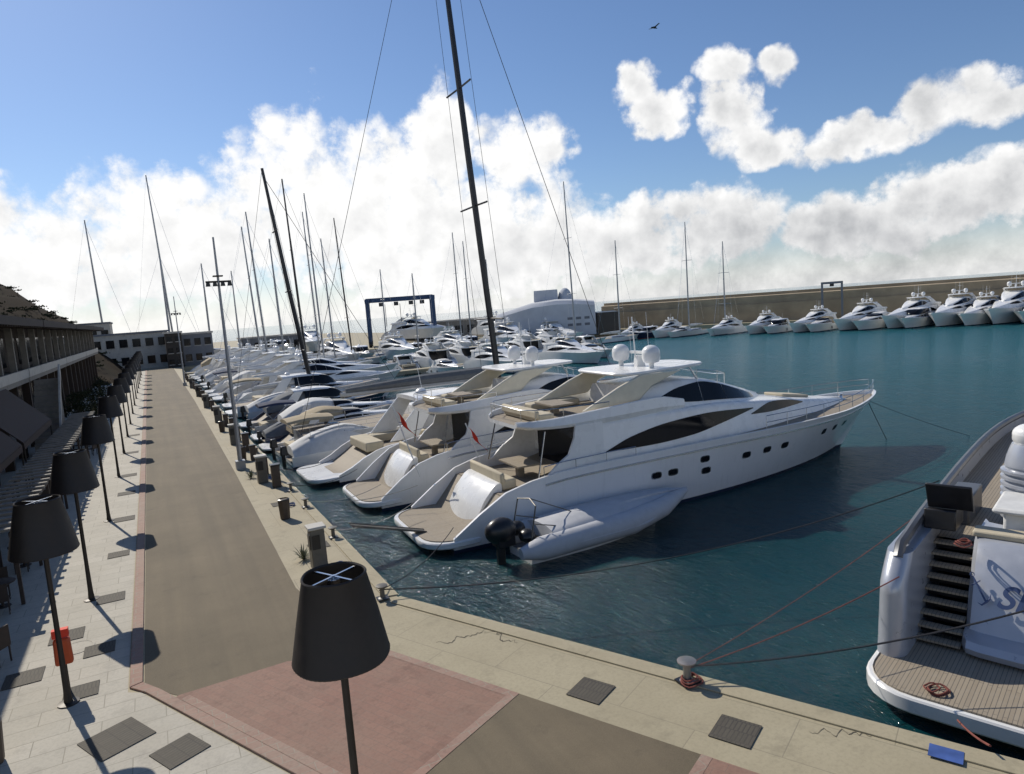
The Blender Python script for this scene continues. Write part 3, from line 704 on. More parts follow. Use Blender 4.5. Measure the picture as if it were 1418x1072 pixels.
for y0 in (18,29,40):
    e=thing('awning','dark brown fabric awning sloping from the terrace','awning','awnings over the restaurant fronts',(0,y0,0))
    m=M();m.add([(-7.88,0,5.3),(-7.88,10.4,5.3),(-5.9,10.4,3.2),(-5.9,0,3.2),(-7.88,0,5.24),(-7.88,10.4,5.24),(-5.9,10.4,3.14),(-5.9,0,3.14)],[(0,1,2,3),(4,7,6,5),(0,4,5,1),(1,5,6,2),(2,6,7,3),(3,7,4,0)])
    m.obj('fabric',AWN,e)
    m=M();m.box((-5.9,5.2,3.0),(.05,10.4,.3));m.obj('valance',AWN,e)
    m=M()
    for y in (.1,10.3): m.tube([(-5.92,y,0),(-5.92,y,3.1)],.04,6)
    m.objs('post',POLE,e)
for y0 in (25,34,43,52):
    e=thing('pergola','dark timber pergola with slatted top on the pavement','pergola','pergolas along the pavement',(0,y0,0))
    m=M()
    for x in (-4.35,-5.5):
        for y in (.2,4.2,8.2): m.box((x,y,1.1),(.1,.1,2.2))
    m.objs('post',DWOOD,e)
    m=M()
    for x in (-4.35,-5.5): m.box((x,4.2,2.28),(.1,8.6,.14))
    m.objs('beam',DWOOD,e)
    m=M()
    for k in range(11): m.box((-4.95,.1+k*.8,2.42),(1.5,.22,.08))
    m.obj('slats',PLASD,e)
for k in range(11):
    y=17+k*4.2
    e=thing('outdoor_table','small dark cafe table with two chairs on the pavement','table','cafe tables on the pavement',(-4.9,y,0),R.random())
    m=M();m.lathe([(.4,.74),(.42,.75),(.42,.78),(.4,.79)],n=16);m.tube([(0,0,0),(0,0,.75)],.04,6);m.lathe([(.22,0),(.22,.02)],n=12);m.obj('table_top',DWOOD,e)
    for s in (1,-1):
        m=M();m.box((0,s*.75,.45),(.42,.42,.05));m.box((0,s*.95,.72),(.42,.04,.5))
        for a in (-.18,.18):
            for b in (-.18,.18): m.box((a,s*.75+b,.22),(.03,.03,.44))
        m.obj('chair',DWOOD,e)
def shrub(x,y,z,rx,ry,rz_,label,n=900,group='shrubs by the terrace'):
    e=thing('shrub',label,'shrub',group,(x,y,0))
    m=M();
    for i in range(5): m.tube([(R.uniform(-.1,.1),R.uniform(-.1,.1),0),(R.uniform(-.3,.3)*rx,R.uniform(-.3,.3)*ry,z),(R.uniform(-.7,.7)*rx,R.uniform(-.7,.7)*ry,z+rz_*.6)],[.05,.04,.015],5)
    m.obj('trunk',DWOOD,e)
    m=M()
    cl=[(R.uniform(-.7,.7)*rx,R.uniform(-.7,.7)*ry,z+R.uniform(-.4,.8)*rz_,R.uniform(.3,.55)) for _ in range(14)]
    for i in range(n):
        c=R.choice(cl);a=R.random()*6.28;b=math.asin(R.uniform(-1,1));r=c[3]*(R.random()**.4)
        p=Vector((c[0]+math.cos(a)*math.cos(b)*r*rx,c[1]+math.sin(a)*math.cos(b)*r*ry,c[2]+math.sin(b)*r*rz_))
        u=Vector((R.gauss(0,1),R.gauss(0,1),R.gauss(0,.6))).normalized()*.09;v=u.orthogonal().normalized()*.05
        m.add([p-u,p+v,p+u,p-v],[(0,1,2,3)])
    m.obj('crown',LEAF,e,nofix=True)
for x,y,z,a,b,c in ((-4.8,63,1.6,1.3,2.5,1.3),(-5.2,70,1.4,1.2,2.2,1.3),(-5.6,66,2.4,1.2,2.,1.2),(-5.6,80,1.6,1.2,2.2,1.3),(-5.4,92,1.8,1.3,2.5,1.5)):
    shrub(x,y,z,a,b,c,'leafy green climber over the pergola')
# ------------------------------------------------------------ end buildings
def block(name,label,x0,x1,y0,y1,hh,floors,mt,cols,cat='building'):
    e=thing(name,label,cat,None,((x0+x1)/2,y0,0));w=x1-x0
    m=M();m.box((0,(y1-y0)/2,hh/2),(w,y1-y0,hh));m.obj('wall',mt,e)
    m=M();m.box((0,(y1-y0)/2,hh+.2),(w+.5,y1-y0+.5,.4));m.obj('roof',PLAST if mt is not PLAST else GREYW,e)
    for f in range(floors):
        z=(f+.5)*hh/floors
        for k in range(cols):
            x=-w/2+(k+.5)*w/cols
            m=M();m.box((x,-.03,z),(w/cols*.62,.08,hh/floors*.45));m.obj('window',GLASS,e)
            m=M();m.box((x,-.05,z-hh/floors*.25),(w/cols*.7,.16,.12));m.obj('sill',PLAST,e)
    return e
block('harbour_office','long white two storey building with dark windows',-14,4,176,190,8.,2,PLAST,7)
block('harbour_office','grey building with dark windows at the quay end',4.5,13,172,186,7.,2,GREYW,4)
block('harbour_office','low white building behind the quay end',-30,-8,196,210,11.,2,PLAST,9)
block('harbour_office','dark brown stair tower at the road end',3.2,6.5,168,171.5,7.5,3,WALLS,2)
block('boat_shed','low grey workshop building on the shipyard',22,40,196,206,4.5,1,GREYW,7)
block('boat_shed','low pale workshop building on the shipyard',66,92,182,196,5.,1,PLASD,7)
def big_shed():
    e=thing('boat_shed','large pale sheeted hall with square vent tower','boat shed',None,(89,148,0),rad(-32))
    m=M();P=[(-13,4.6),(-12.6,6.2),(-4,8.4),(2,8.9),(7,8.6),(11,8.0)];rings=[]
    for x,hh in P:
        rings.append([(x,-9,0),(x,-9,hh*.86),(x,-8,hh*.96),(x,-5,hh),(x,5,hh),(x,8,hh*.96),(x,9,hh*.86),(x,9,0)])
    m.loft(rings);m.obj('roof',DOMEM,e)
    m=M();m.box((-.5,0,9.9),(6,6,2.8),tx=.96,ty=.96);m.obj('vent_tower',DOMEM,e,bev=.1)
    m=M();m.ell((4.2,0,8.6),(1.8,2.4,3.0),14,6,z0=0);m.obj('roof_dome',DOMEM,e)
    for i in range(2):
        for k in range(3):
            m=M();m.box((5.0+k*2.0,-9.02,2.6+i*1.5),(1.2,.1,.6));m.obj('window',GREYW,e)
    m=M();m.box((14,0,2.5),(5,16,5));m.obj('annex',BLACK,e)
big_shed()
m=M();m.prism([(76,166),(86,140),(160,125),(160,166)],-6,-.01);o=m.obj('yard_ground',CONC);o['kind']='structure'
def lift():
    e=thing('travel_lift','blue boat travel lift gantry on rubber wheels','crane',None,(60,176,0),rad(-18))
    m=M()
    for x in (-8.5,8.5):
        for y in (-4,4): m.box((x,y,6.1),(.9,.9,11))
        m.box((x,0,11.9),(1,9.4,1.1));m.box((x,0,2.0),(.8,9,.8))
    m.box((0,4,12.2),(18,1,1.2));m.obj('gantry',BLUE,e,bev=.05)
    for x in (-5,-1,3,6): m=M();m.box((x,4,11.0),(1.2,1.4,1.0));m.obj('hoist',BLACK,e)
    for x in (-4,0,4): m=M();m.tube([(x,4,11),(x,4,5)],.08,5);m.obj('sling',ROPE,e)
    for x in (-8.5,8.5):
        for y in (-4,4):
            m=M();m.tube([(x-.4,y,.8),(x+.4,y,.8)],.8,14);m.obj('wheel',BLACK,e)
lift()
bd=Vector((.47,-.88,0));bn=Vector((.88,.47,0));b0=Vector((121,131,0))
def bp(t,n,z=0): p=b0+bd*t+bn*n;return (p.x,p.y,z)
gx=bp(32,-2)
e=thing('travel_lift','small grey gantry crane beside the breakwater','crane',None,gx,rad(-60))
m=M()
for x in (-2,2): m.box((x,0,4),(.4,.4,8))
m.box((0,0,8),(4.4,.5,.5));m.obj('gantry',GREYW,e)
m=M();m.box((0,0,7.5),(.8,.7,.6));m.obj('hoist',BLACK,e)
m=M();m.prism([bp(-28,-4)[:2],bp(320,-4)[:2],bp(320,14)[:2],bp(-28,14)[:2]],-6,.1);o=m.obj('breakwater_quay',CONC);o['kind']='structure'
m=M();P=[(0,0),(0,4.2),(.5,4.2),(.5,6.0),(2.2,6.2),(2.2,6.8),(4,6.8),(12,-3)]
m.loft([[bp(t,n,z+.1) for n,z in P] for t in (-26,0,40,80,120,200,310)]);o=m.obj('breakwater_wall',BRKW);tag(o,'long tan stone breakwater wall behind the moored yachts','wall')
def hill():
    m=M();NX,NY=44,30;vs=[];fs=[]
    for j in range(NY+1):
        for i in range(NX+1):
            x=-110+i*2.45;y=130+j*5
            u=max(0,min(1,(-5-x)/40));v=math.sin(math.pi*min(1,max(0,(y-128)/150)))**.6
            z=32*u**.8*v+1.3*math.sin(x*.45+y*.13)*u+1.0*math.sin(x*.9-y*.31)*u+R.uniform(-.4,.4)*u-.5
            vs.append((x,y,z))
    for j in range(NY):
        for i in range(NX):
            a=j*(NX+1)+i;fs.append((a,a+1,a+NX+2,a+NX+1))
    m.add(vs,fs);o=m.obj('hill',SOIL);o['kind']='structure'
    g=M()
    for q in range(1500):
        i=R.randrange(len(vs));x,y,z=vs[i]
        if z<2: continue
        x+=R.uniform(-1,1);s=R.uniform(.4,.9)
        for k in range(20):
            p=Vector((x+R.gauss(0,.9)*s,y+R.gauss(0,.9)*s,z+abs(R.gauss(0,.22))*s));u=Vector((R.gauss(0,1),R.gauss(0,1),R.gauss(0,1))).normalized()*.24;v=u.orthogonal().normalized()*.18
            g.add([p-u,p+v,p+u,p-v],[(0,1,2,3)])
    o=g.obj('hill_scrub',LEAF,nofix=True);o['kind']='stuff'
hill()
# ------------------------------------------------------------ moored row
G='yachts moored along the quay'
hero=fly_yacht('large white flybridge motor yacht with twin radomes and swept black windows',G,(8.9,26.2,WZ),rad(-2.4),(.985,1,1))
y2=clone(hero,(8.4,33.4,WZ),rad(-1),(.86,.88,1.0),'white flybridge yacht with cream arch and long hardtop moored stern to',skip=('porthole_rim','fender','gangway'))
sp1=sport_yacht('white hardtop motor cruiser with low swim platform, stern to the quay',G,(7.3,40.0,WZ),rad(1),1.2)
sp2=sport_yacht('white open motor cruiser with pale canvas cover',G,(6.7,57.6,WZ),rad(1),.85,cover=CANW,hard=False)
sp3=sport_yacht('dark blue motor cruiser with grey canvas cover',G,(6.7,66,WZ),0,.85,hullm=GELN,cover=CANG)
sp4=sport_yacht('white open motor cruiser under a tan canvas cover',G,(6.6,52.6,WZ),0,.8,cover=CANT,hard=False)
G2='small boats moored along the quay'
sb1=small_boat('small white motorboat under a pale canvas cover',G2,(6.5,45.2,WZ),0,1.1,CANW,None)
sb2=small_boat('small white motorboat with tan bimini canopy',G2,(6.4,48.6,WZ),.05,1.1,None,CANT)
sb3=small_boat('small dark motorboat under a grey canvas cover',G2,(6.4,55.0,WZ),0,.9,CANG,None,GELN)
sb4=small_boat('small grey motorboat with navy bimini canopy',G2,(6.4,61.4,WZ),0,1.05,None,CANN,GELG)
small=fly_yacht('white flybridge yacht moored stern to the quay',G,(7.0,84,WZ),0,(.75,.78,.78),1)
seq=['sb1','sp1','sb2','small','sp2','small','sb4','sp1','small','sb1','sp1','small','sp1','small','sp4','small','small']
D=dict(sb1=(sb1,1.15,3.6),sb2=(sb2,1.15,3.6),sb4=(sb4,1.1,3.4),sp1=(sp1,.95,5.0),sp2=(sp2,.9,4.8),sp3=(sp3,1.0,5.2),sp4=(sp4,1.0,5.2),small=(small,.8,6.2))
yy=70.
for k in seq:
    if yy>158: break
    o,s,w=D[k];yy+=w/2
    if abs(yy-84)<4: yy=88.5
    s2=s*R.uniform(.92,1.08)
    clone(o,(6.7+R.uniform(-.3,.4),yy,WZ),rad(R.uniform(-2,2)),s2)
    yy+=w/2+.3
S='sailing yachts in the harbour'
sail_yacht('large sailing yacht with very tall dark carbon mast',S,(8,47.3,WZ),0,27,42,15.6,rad(3.4),True,GELG,4,mr=.25,cover=CANG)
sail_yacht('sailing yacht with raked dark mast stern to the quay',S,(6.7,75.2,WZ),0,18,25,8.3,rad(6.2),True,None,3,mr=.24)
def at(az,d): return (d*math.sin(rad(az)),d*math.cos(rad(az)))
for az,d,hh,L,rk in ((8.2,118,27,16,2),(7.7,128,26,15,2),(9.4,112,22,14,1),(11.0,106,29.5,17,1.5),(12.5,125,31,17,1),(12.1,140,30,16,1),(13.3,132,24,14,1),(14.7,135,28,15,2),(6.2,146,20,12,0),(23.6,148,25.5,14,.5),(24.5,152,24,14,.5),(33.1,138,32.5,17,1),(17.5,150,19,12,0),(26.2,156,20,12,1),(36.9,150,21.5,13,0),(20,120,16,10,0)):
    x,y=at(az,d)
    sail_yacht('white sailing yacht with bare aluminium mast',S,(x-L*.55,y,WZ),R.uniform(-.1,.1),L,hh,L*.55,rad(rk),R.random()<.25,None,2,detail=False,mr=.16)
for az,d,hh,rk in ((1.9,195,50,2.),(-3.0,195,38,1.5),(1.6,172,26,0),(4.6,180,24,0)):
    x,y=at(az,d)
    sail_yacht('sailing yacht standing ashore with tall mast',S,(x-10,y+(22 if d>190 else 18),.9),.0,18,hh,10,rad(rk),False,None,3,detail=False,mr=.25)
G3='yachts moored in the inner basin'
m=M();m.box((34,100,-.75),(46,2.2,.5));o=m.obj('pontoon',CONC2);tag(o,'low concrete floating pontoon between moored yachts','pontoon')
m=M();m.box((40,152,-.75),(70,2.2,.5));o=m.obj('pontoon',CONC2);tag(o,'low concrete floating pontoon between moored yachts','pontoon')
for k in range(7):
    clone(small if k%3 else sp1,(36+k*6.0,102,WZ),rad(90+R.uniform(-2,2)),R.uniform(.62,.8),group=G3,label='white motor yacht moored at the inner pontoon')
for k in range(5):
    clone(small if k%2 else sp2,(38+k*6.4,98.5,WZ),rad(-90+R.uniform(-2,2)),R.uniform(.6,.75),group=G3,label='white motor yacht moored at the inner pontoon')
for k in range(13):
    clone(small if k%2 else sp1,(14+k*6.4,150.5,WZ),rad(-90+R.uniform(-2,2)),R.uniform(.75,1.0),group=G3,label='white motor yacht moored below the shipyard')
clone(small,(60,190,1.2),rad(-70),1.0,group=G3,label='white motor yacht hauled out in the shipyard')
for k,(x,y) in enumerate(((26,176),(36,180),(70,176),(80,172))): clone(small if k%2 else sp1,(x,y,1.0),rad(-80+R.uniform(-20,20)),R.uniform(.7,.9),group=G3,label='white motor yacht hauled out in the shipyard')
G4='yachts moored along the breakwater'
far0=Vector((91,124,0));fd=Vector((.48,-.877,0))
FS=[.45,.5,.5,.45,0,.55,0,.6,.55,.66,.58,.74,.66,.82,.7,.88,.78,.92,.8,.9,.84,.92]
pos=0
for k in range(22):
    s=FS[k];p=far0+fd*pos
    if s==0:
        sail_yacht('white sailing yacht moored at the breakwater',S,(p.x+14,p.y+8,WZ),rad(200),14,(24.5 if k==4 else 19.5),8,0,False,None,2,detail=False,mr=.16);pos+=4.0;continue
    src={1:sp3,3:sp2,8:sp1,10:sp4,12:sp2,14:sp1,18:sp2}.get(k,small)
    hd_=rad(191+R.uniform(-9,9))
    L=28*s if src is small else 16*s*1.5
    st=p-Vector((math.cos(hd_),math.sin(hd_),0))*L
    clone(src,(st.x,st.y,WZ),hd_,(s*.9,s*.95,s*R.uniform(1.0,1.22)) if src is small else s*1.4,group=G4,label='white motor yacht moored bow out at the breakwater' if src is not sp3 else 'dark motor cruiser with grey cover at the breakwater')
    pos+=4.9*max(s,.8)
# ------------------------------------------------------------ tender
e=thing('inflatable_tender','grey-white covered inflatable tender with black outboard tied beside the yacht','inflatable boat',None,(10.5,21.6,WZ),rad(1.2))
m=M()
for s in (1,-1):
    m.tube([(.1,s*.95,.55),(.9,s*1.0,.58),(5,s*1.0,.66),(6.8,s*.72,.80),(7.9,s*.3,.92),(8.7,0,.98)],[.2,.42,.46,.38,.26,.12],14)
m.objs('tube',RUBG,e)
h=Hull(8.2,1.9,.6,[(.6,.45),(8.2,.9)],1.2,[(.6,.3),(8.2,.75)],.3);o=h.hull().obj('hull',WHITE,e);h.deck().obj('deck',CANG,e)
c=Body([(1.5,1.38,1.0,.6,1.06),(3.0,1.45,.95,.6,1.20),(5.0,1.46,.8,.62,1.24),(6.4,1.14,.5,.72,1.20),(7.6,.64,.22,.84,1.12),(8.8,.08,.04,.94,1.02)],r=.5,camb=.10);c.mesh(24).obj('canvas_cover',RUBG,e)
m=M();m.ell((-.15,0,1.22),(.62,.42,.48),16,10);m.box((-.05,0,.9),(.7,.56,.5));m.box((-.2,0,.35),(.3,.2,1.2));m.tube([(-.1,0,-.15),(-.55,0,-.15)],.1,8);m.obj('outboard_motor',BLACK,e,bev=.05)
m=M()
for s in (1,-1): m.tube([(.7,s*.7,.8),(1.0,s*.65,2.05),(1.15,0,2.15)],.03,6);m.tube([(.9,s*.68,1.4),(1.9,s*.6,1.1)],.02,5)
m.tube([(1.15,0,2.15),(3.0,0,1.25)],.02,5);m.obj('roll_bar',PEDG,e)
m=M();m.ell((.75,.45,1.0),(.35,.3,.28),10,6);m.ell((.7,-.4,.95),(.32,.33,.25),10,6);m.objs('gear_bag',BLACK,e)
for x,y,z,s in ((10.4,30.6,1.2,1.5),(12.6,27.6,.85,1.25)):
    e=thing('flag','red ensign hanging from a short white staff on a stern','flag','ensigns on the yacht sterns',(x,y,z),rad(-20),s)
    m=M();m.tube([(.15,0,-.6),(-.5,0,1.7)],.02,6);m.obj('staff',WHITE,e)
    m=M();rings=[]
    for i in range(9):
        a=i/8;rings.append([(-.48+.30*a+.12*k+.05*math.sin(a*5+k),.10*math.sin(k*1.8+a*4),1.62-.16*k-a*.55) for k in range(4)])
    m.loft(rings,cap=False);m.obj('cloth',REDF,e)
# ------------------------------------------------------------ near yacht at right
TH=math.atan2(.442,.897)-rad(7)
e=thing('motor_yacht','silver white motor yacht with teak swim platform and transom stairs','yacht','yachts moored along the quay',(13.85,6.35,WZ),TH)
h=Hull(26,6.2,1.7,[(1.7,1.2),(2.0,2.4),(2.6,3.0),(4,3.02),(8,2.95),(26,3.1)],3,[(1.7,.6),(4.3,.62),(4.6,2.5),(12,2.5),(26,3.0)],.6)
h.hull().obj('hull',SILVER,e)
m=M();rings=[]
for x in [4.6+i*(25.9-4.6)/20 for i in range(21)]:
    b=max(0,h.bd(x)-.15);z=interp(h.dk,x)+.01;rings.append([(x,-b,z),(x,b,z)])
m.loft(rings,cap=False);m.obj('deck',TEAK,e)
m=M();roundslab(-.3,3.2,3.1,.28,.62,1.1,m);m.obj('swim_platform',WHITE,e)
m=M();roundslab(-.18,3.1,2.98,.623,.64,1.0,m);m.obj('platform_decking',TEAK,e)
for s in (1,-1):
    m=M()
    for k in range(9): m.box((2.35+.25*k,s*2.05,.75+.215*k),(.27,.95,.05))
    m.obj('stair_tread',TEAK,e)
    m=M()
    for k in range(9): m.box((2.5+.25*k,s*2.05,.63+.215*k),(.03,.93,.20))
    m.obj('stair_riser',BLACK,e)
for s in (1,-1):
    m=M();rings=[]
    for i in range(13):
        z=.45+i*.2;t=i/12
        x0=1.15+.25*t+.9*max(0,t-.75)**1.2*3;ln=3.4
        r=[]
        for k in range(12):
            a=math.pi/2+math.pi*k/11;r.append((x0+.38+.38*math.cos(a)*1.,s*(2.78+.32*math.sin(a)*(1-.15*t)),z))
        r+= [(x0+ln,s*(2.78-.32*(1-.15*t)),z),(x0+ln,s*(2.78+.32*(1-.15*t)),z)]
        rings.append(r)
    m.loft(rings,closed=True);m.obj('quarter_wing',SILVER,e)
m=M();rings=[]
for z,x in ((.62,2.35),(.72,2.05),(.86,2.0),(1.0,2.1),(1.1,2.5),(1.6,2.75),(2.4,3.15),(2.8,3.45),(2.92,3.7),(2.92,5.0)):
    rings.append([(x+.35,-1.56,z),(x+.08,-1.45,z),(x,-1.2,z),(x-.06,0,z),(x,1.2,z),(x+.08,1.45,z),(x+.35,1.56,z)])
m.loft(rings,cap=False)
for s in (1,-1): m.slabxz([(2.65,.62),(2.9,1.1),(3.2,1.8),(3.7,2.6),(4.1,2.9),(5,2.9),(5,.62)],s*1.54,.05)
m.obj('transom',SILVER,e)
m=M();m.box((4.0,0,3.0),(.5,3.2,.16));m.obj('transom_cap',CUSH,e,bev=.05)
m=M();m.box((5.3,-.4,3.05),(1.5,3.0,.65));m.box((5.2,-.4,3.45),(1.8,3.4,.14),tx=.97);m.obj('aft_sofa',CANW,e,bev=.1)
m=M()
for s in (1,-1):
    pl=[(x,s*(h.bd(x)-.06),h.zs(x)+.06) for x in [2.7+i*.9 for i in range(25)]]
    m.tube([(1.9,s*2.75,2.75),(2.2,s*2.76,3.0)]+pl,.12,8)
m.objs('gunwale',DGREY,e)
m=M();m.box((4.6,2.35,3.1),(1.0,.7,.5),tx=.9);m.box((4.2,2.15,3.7),(.08,1.0,.75),ry=rad(-25));m.obj('deck_locker',BLACK,e,bev=.03)
m=M();m.box((6.8,2.3,2.85),(1.9,.6,.7));m.obj('side_cabinet',DGREY,e,bev=.04)
m=M();pr=[]
for i in range(8):
    z=.0+i*.17;pr+=[(.68,z),(.68,z+.07),(.58,z+.10),(.58,z+.16)]
pr+=[(.60,1.36),(.56,1.6),(.48,1.85),(.44,1.95)]
m.lathe(pr,(6.6,.75,2.75),28);m.obj('crane_housing',SILVER,e)
m=M();m.lathe([(.38,0),(.44,.1),(.44,.25)],(6.6,.75,4.7),20);m.ell((6.6,.75,4.95),(.44,.44,.28),20,6,z0=0);m.obj('radome',WHITE,e)
b=Body([(10.5,1.3,1.1,2.5,4.0),(14,1.3,1.1,2.5,4.0),(18,1.2,1.0,2.5,3.9),(20,.6,.3,2.8,3.3)],r=.3);b.mesh().obj('deckhouse',WHITE,e)
b.panel([(11,13),(13.2,18)],[(9,3.3),(18,3.3)],[(9,3.8),(18,3.7)]).objs('window',GLASS,e)
def text(s,size,shear,par,loc,rot,mt,name='lettering'):
    cu=bpy.data.curves.new('t','FONT');cu.body=s;cu.size=size;cu.shear=shear;cu.extrude=.006;cu.offset=.014
    t=bpy.data.objects.new('t',cu);COL.objects.link(t)
    dg=bpy.context.evaluated_depsgraph_get();me=bpy.data.meshes.new_from_object(t.evaluated_get(dg))
    bpy.data.objects.remove(t);o=bpy.data.objects.new(name,me);COL.objects.link(o);me.materials.clear();me.materials.append(mt)
    o.parent=par;o.location=loc;o.rotation_euler=rot;return o
sl2=math.atan2(.42,.8)
rm=Matrix(((0,math.sin(sl2),-math.cos(sl2)),(-1,0,0),(0,math.cos(sl2),math.sin(sl2))))
text('SE',.72,.3,e,(2.66,.98,1.72),rm.to_euler(),LOGO)
# slanted anchor beside the letters
m=M()
pp=lambda a,b:Vector((2.66,1.36,1.74))+rm@Vector((a*.8,b*.9,.0))
m.tube([pp(-.10,.62),pp(.08,.34),pp(.26,.05)],[.018,.022,.022],6)
m.tube([pp(.06,.0),pp(.16,-.04),pp(.26,.05),pp(.34,.16),pp(.35,.27)],[.004,.022,.028,.022,.004],6)
m.tube([pp(-.12,.40),pp(.08,.56)],.014,5)
m.tube([pp(-.13+.05*math.cos(t),.68+.05*math.sin(t)) for t in [k*.57 for k in range(12)]],.012,4)
m.obj('emblem',LOGO,e)
# ------------------------------------------------------------ ropes
def rope(a,b,sag,r,mt,label='dark mooring rope stretched to a yacht'):
    a=Vector(a);b=Vector(b);pts=[]
    for i in range(21):
        t=i/20;p=a.lerp(b,t);p.z-=sag*4*t*(1-t);pts.append(p)
    m=M();m.tube(pts,r,6);o=m.obj('mooring_rope',mt);tag(o,label,'rope','mooring ropes')
rope((9.05,10.4,.35),(16.6,5.8,1.9),.35,.022,ROPE)
rope((9.1,10.4,.3),(13.9,9.0,1.5),.12,.014,ROPER,'red mooring rope from the bollard to a yacht stern')
rope((9.1,10.5,.3),(17.4,10.6,1.9),.15,.010,ROPER,'red mooring rope from the bollard to a yacht stern')
rope((5.0,18.5,.3),(20.5,12.0,1.85),.75,.02,ROPE)
rope((4.95,18.6,.25),(9.5,24.0,-.3),.3,.015,ROPE)
rope((12.9,7.2,-.55),(11.5,5.9,.2),.05,.02,ROPER,'red mooring rope from the platform to the quay')
for a,b in (((5.15,25,.3),(9.2,27.5,.0)),((5.15,30,.3),(9.,31.6,.0)),((5.15,30,.3),(9.8,28.6,.4))): rope(a,b,.3,.015,ROPEW,'pale mooring rope to a yacht stern')
rope((5.15,33.5,.3),(9.,35.8,.0),.3,.015,ROPE);rope((5.15,38,.3),(8.6,39.5,.0),.25,.015,ROPE)
rope((35.8,25,1.2),(40.5,22.0,WZ),.1,.012,ROPE,'anchor line running from the bow into the water');rope((35.8,25,1.2),(36.9,24.6,WZ),.02,.02,ROPE,'anchor line running from the bow into the water')
def coil(x,y,z,s,mt,lab='loose coil of red rope'):
    m=M()
    for k in range(3):
        rr=.22*s*(1-.15*k);ox,oy=R.uniform(-.06,.06),R.uniform(-.06,.06)
        m.tube([(x+ox+rr*math.cos(a)*1.2,y+oy+rr*math.sin(a),z+.03+.03*k+.02*math.sin(a*3)) for a in [i*.42 for i in range(16)]],.018,6)
    o=m.obj('rope_coil',mt);tag(o,lab,'rope','coiled ropes')
coil(9.0,10.35,.04,.9,ROPER);coil(13.5,8.0,-.55,.9,ROPER);coil(16.2,8.9,1.7,.8,ROPER)
for x,y in ((4.5,22.0),(4.6,30.8),(4.6,37.0)): coil(x,y,.01,1.0,CABLE,'loose coil of blue cable on the quay')
e=thing('bird','dark bird gliding high in the sky','bird',None,(60,70,41))
m=M();m.tube([(-.5,0,0),(0,0,.05),(.5,0,0)],[.04,.14,.03],8);m.obj('body',BLACK,e)
m=M();m.add([(-.1,0,.05),(.2,0,.05),(.1,-1.0,.2),(-.1,-1.0,.2),(.1,1.0,.2),(-.1,1.0,.2)],[(0,1,2,3),(1,0,5,4)]);m.obj('wing',BLACK,e)
# ------------------------------------------------------------ world
AZ,EL=-14.6,40.
w=bpy.data.worlds.new('World');sc.world=w;w.use_nodes=True;n=w.node_tree;n.nodes.clear()
out=n.nodes.new('ShaderNodeOutputWorld');bg=n.nodes.new('ShaderNodeBackground');bg2=n.nodes.new('ShaderNodeBackground');mx=n.nodes.new('ShaderNodeMixShader')
sky=n.nodes.new('ShaderNodeTexSky');sky.sky_type='NISHITA';sky.sun_disc=False;sky.sun_elevation=rad(EL);sky.sun_rotation=rad(AZ);sky.air_density=1.0;sky.dust_density=.3;sky.ozone_density=2.5
n.links.new(mixc(n,1.0,sky.outputs[0],(.88,.98,1.14),'MULTIPLY'),bg.inputs[0]);bg.inputs[1].default_value=.088
v=coord(n,'Generated')
sx=n.nodes.new('ShaderNodeSeparateXYZ');n.links.new(v,sx.inputs[0])
az=mth(n,'MULTIPLY',mth(n,'ARCTAN2',sx.outputs[0],sx.outputs[1]),57.2958)
el=mth(n,'MULTIPLY',mth(n,'ARCSINE',sx.outputs[2]),57.2958)
def ns(vec,scale,det,ro=.55):
    x=n.nodes.new('ShaderNodeTexNoise');x.inputs['Scale'].default_value=scale;x.inputs['Detail'].default_value=det;x.inputs['Roughness'].default_value=ro
    n.links.new(vec,x.inputs['Vector']);return x
def vor(vec,scale,det=0):
    x=n.nodes.new('ShaderNodeTexVoronoi');x.feature='F1';x.inputs['Scale'].default_value=scale;x.inputs['Detail'].default_value=det
    n.links.new(vec,x.inputs['Vector']);return x.outputs['Distance']
a1=ns(v,9,4,.6);sp=n.nodes.new('ShaderNodeSeparateColor');n.links.new(a1.outputs['Color'],sp.inputs[0])
azp=mth(n,'ADD',az,mth(n,'MULTIPLY_ADD',sp.outputs[0],5,-2.5));elp=mth(n,'ADD',el,mth(n,'MULTIPLY_ADD',sp.outputs[1],4,-2.))
BL=[(-9,4.2,10,5.8),(2,6.2,7.5,5.4),(12,8.8,6.2,7.2),(17.5,8.0,7.0,6.2),(23.3,13.6,2.2,4.0),(29.3,12.6,3.9,2.8),(22,5.6,14,5.8),(30,4.8,9,4.4),(38,4.5,6,3.4),(45,5.2,5.5,3.0),(54,3.8,8,2.6),(61,5.0,7,2.5),(67,5.0,6,2.8),
 (38.9,16.2,1.9,1.8),(40.6,14.2,2.6,1.7),(45.9,16.4,2.2,1.5),(46.6,13.,2.4,3.2),(49.8,15.9,1.6,1.1),(48,10.9,3.0,1.6),(54.5,10.0,4.6,1.4),(60.5,11.2,3.6,2.0),(63,10.0,3,1.2),(-30,8,14,7),(100,7,25,5),(150,9,30,6),(-80,8,30,7),(-140,8,25,6)]
dn=None
for a,b,ra,re in BL:
    p=mth(n,'POWER',mth(n,'ABSOLUTE',mth(n,'MULTIPLY',mth(n,'SUBTRACT',azp,a),1/ra)),2)
    q=mth(n,'POWER',mth(n,'ABSOLUTE',mth(n,'MULTIPLY',mth(n,'SUBTRACT',elp,b),1/re)),2)
    d=mth(n,'MAXIMUM',mth(n,'SUBTRACT',1.0,mth(n,'ADD',p,q)),-3.);dn=d if dn is None else mth(n,'SMOOTH_MAX',dn,d,.15)
f1=ns(v,15,10,.66)
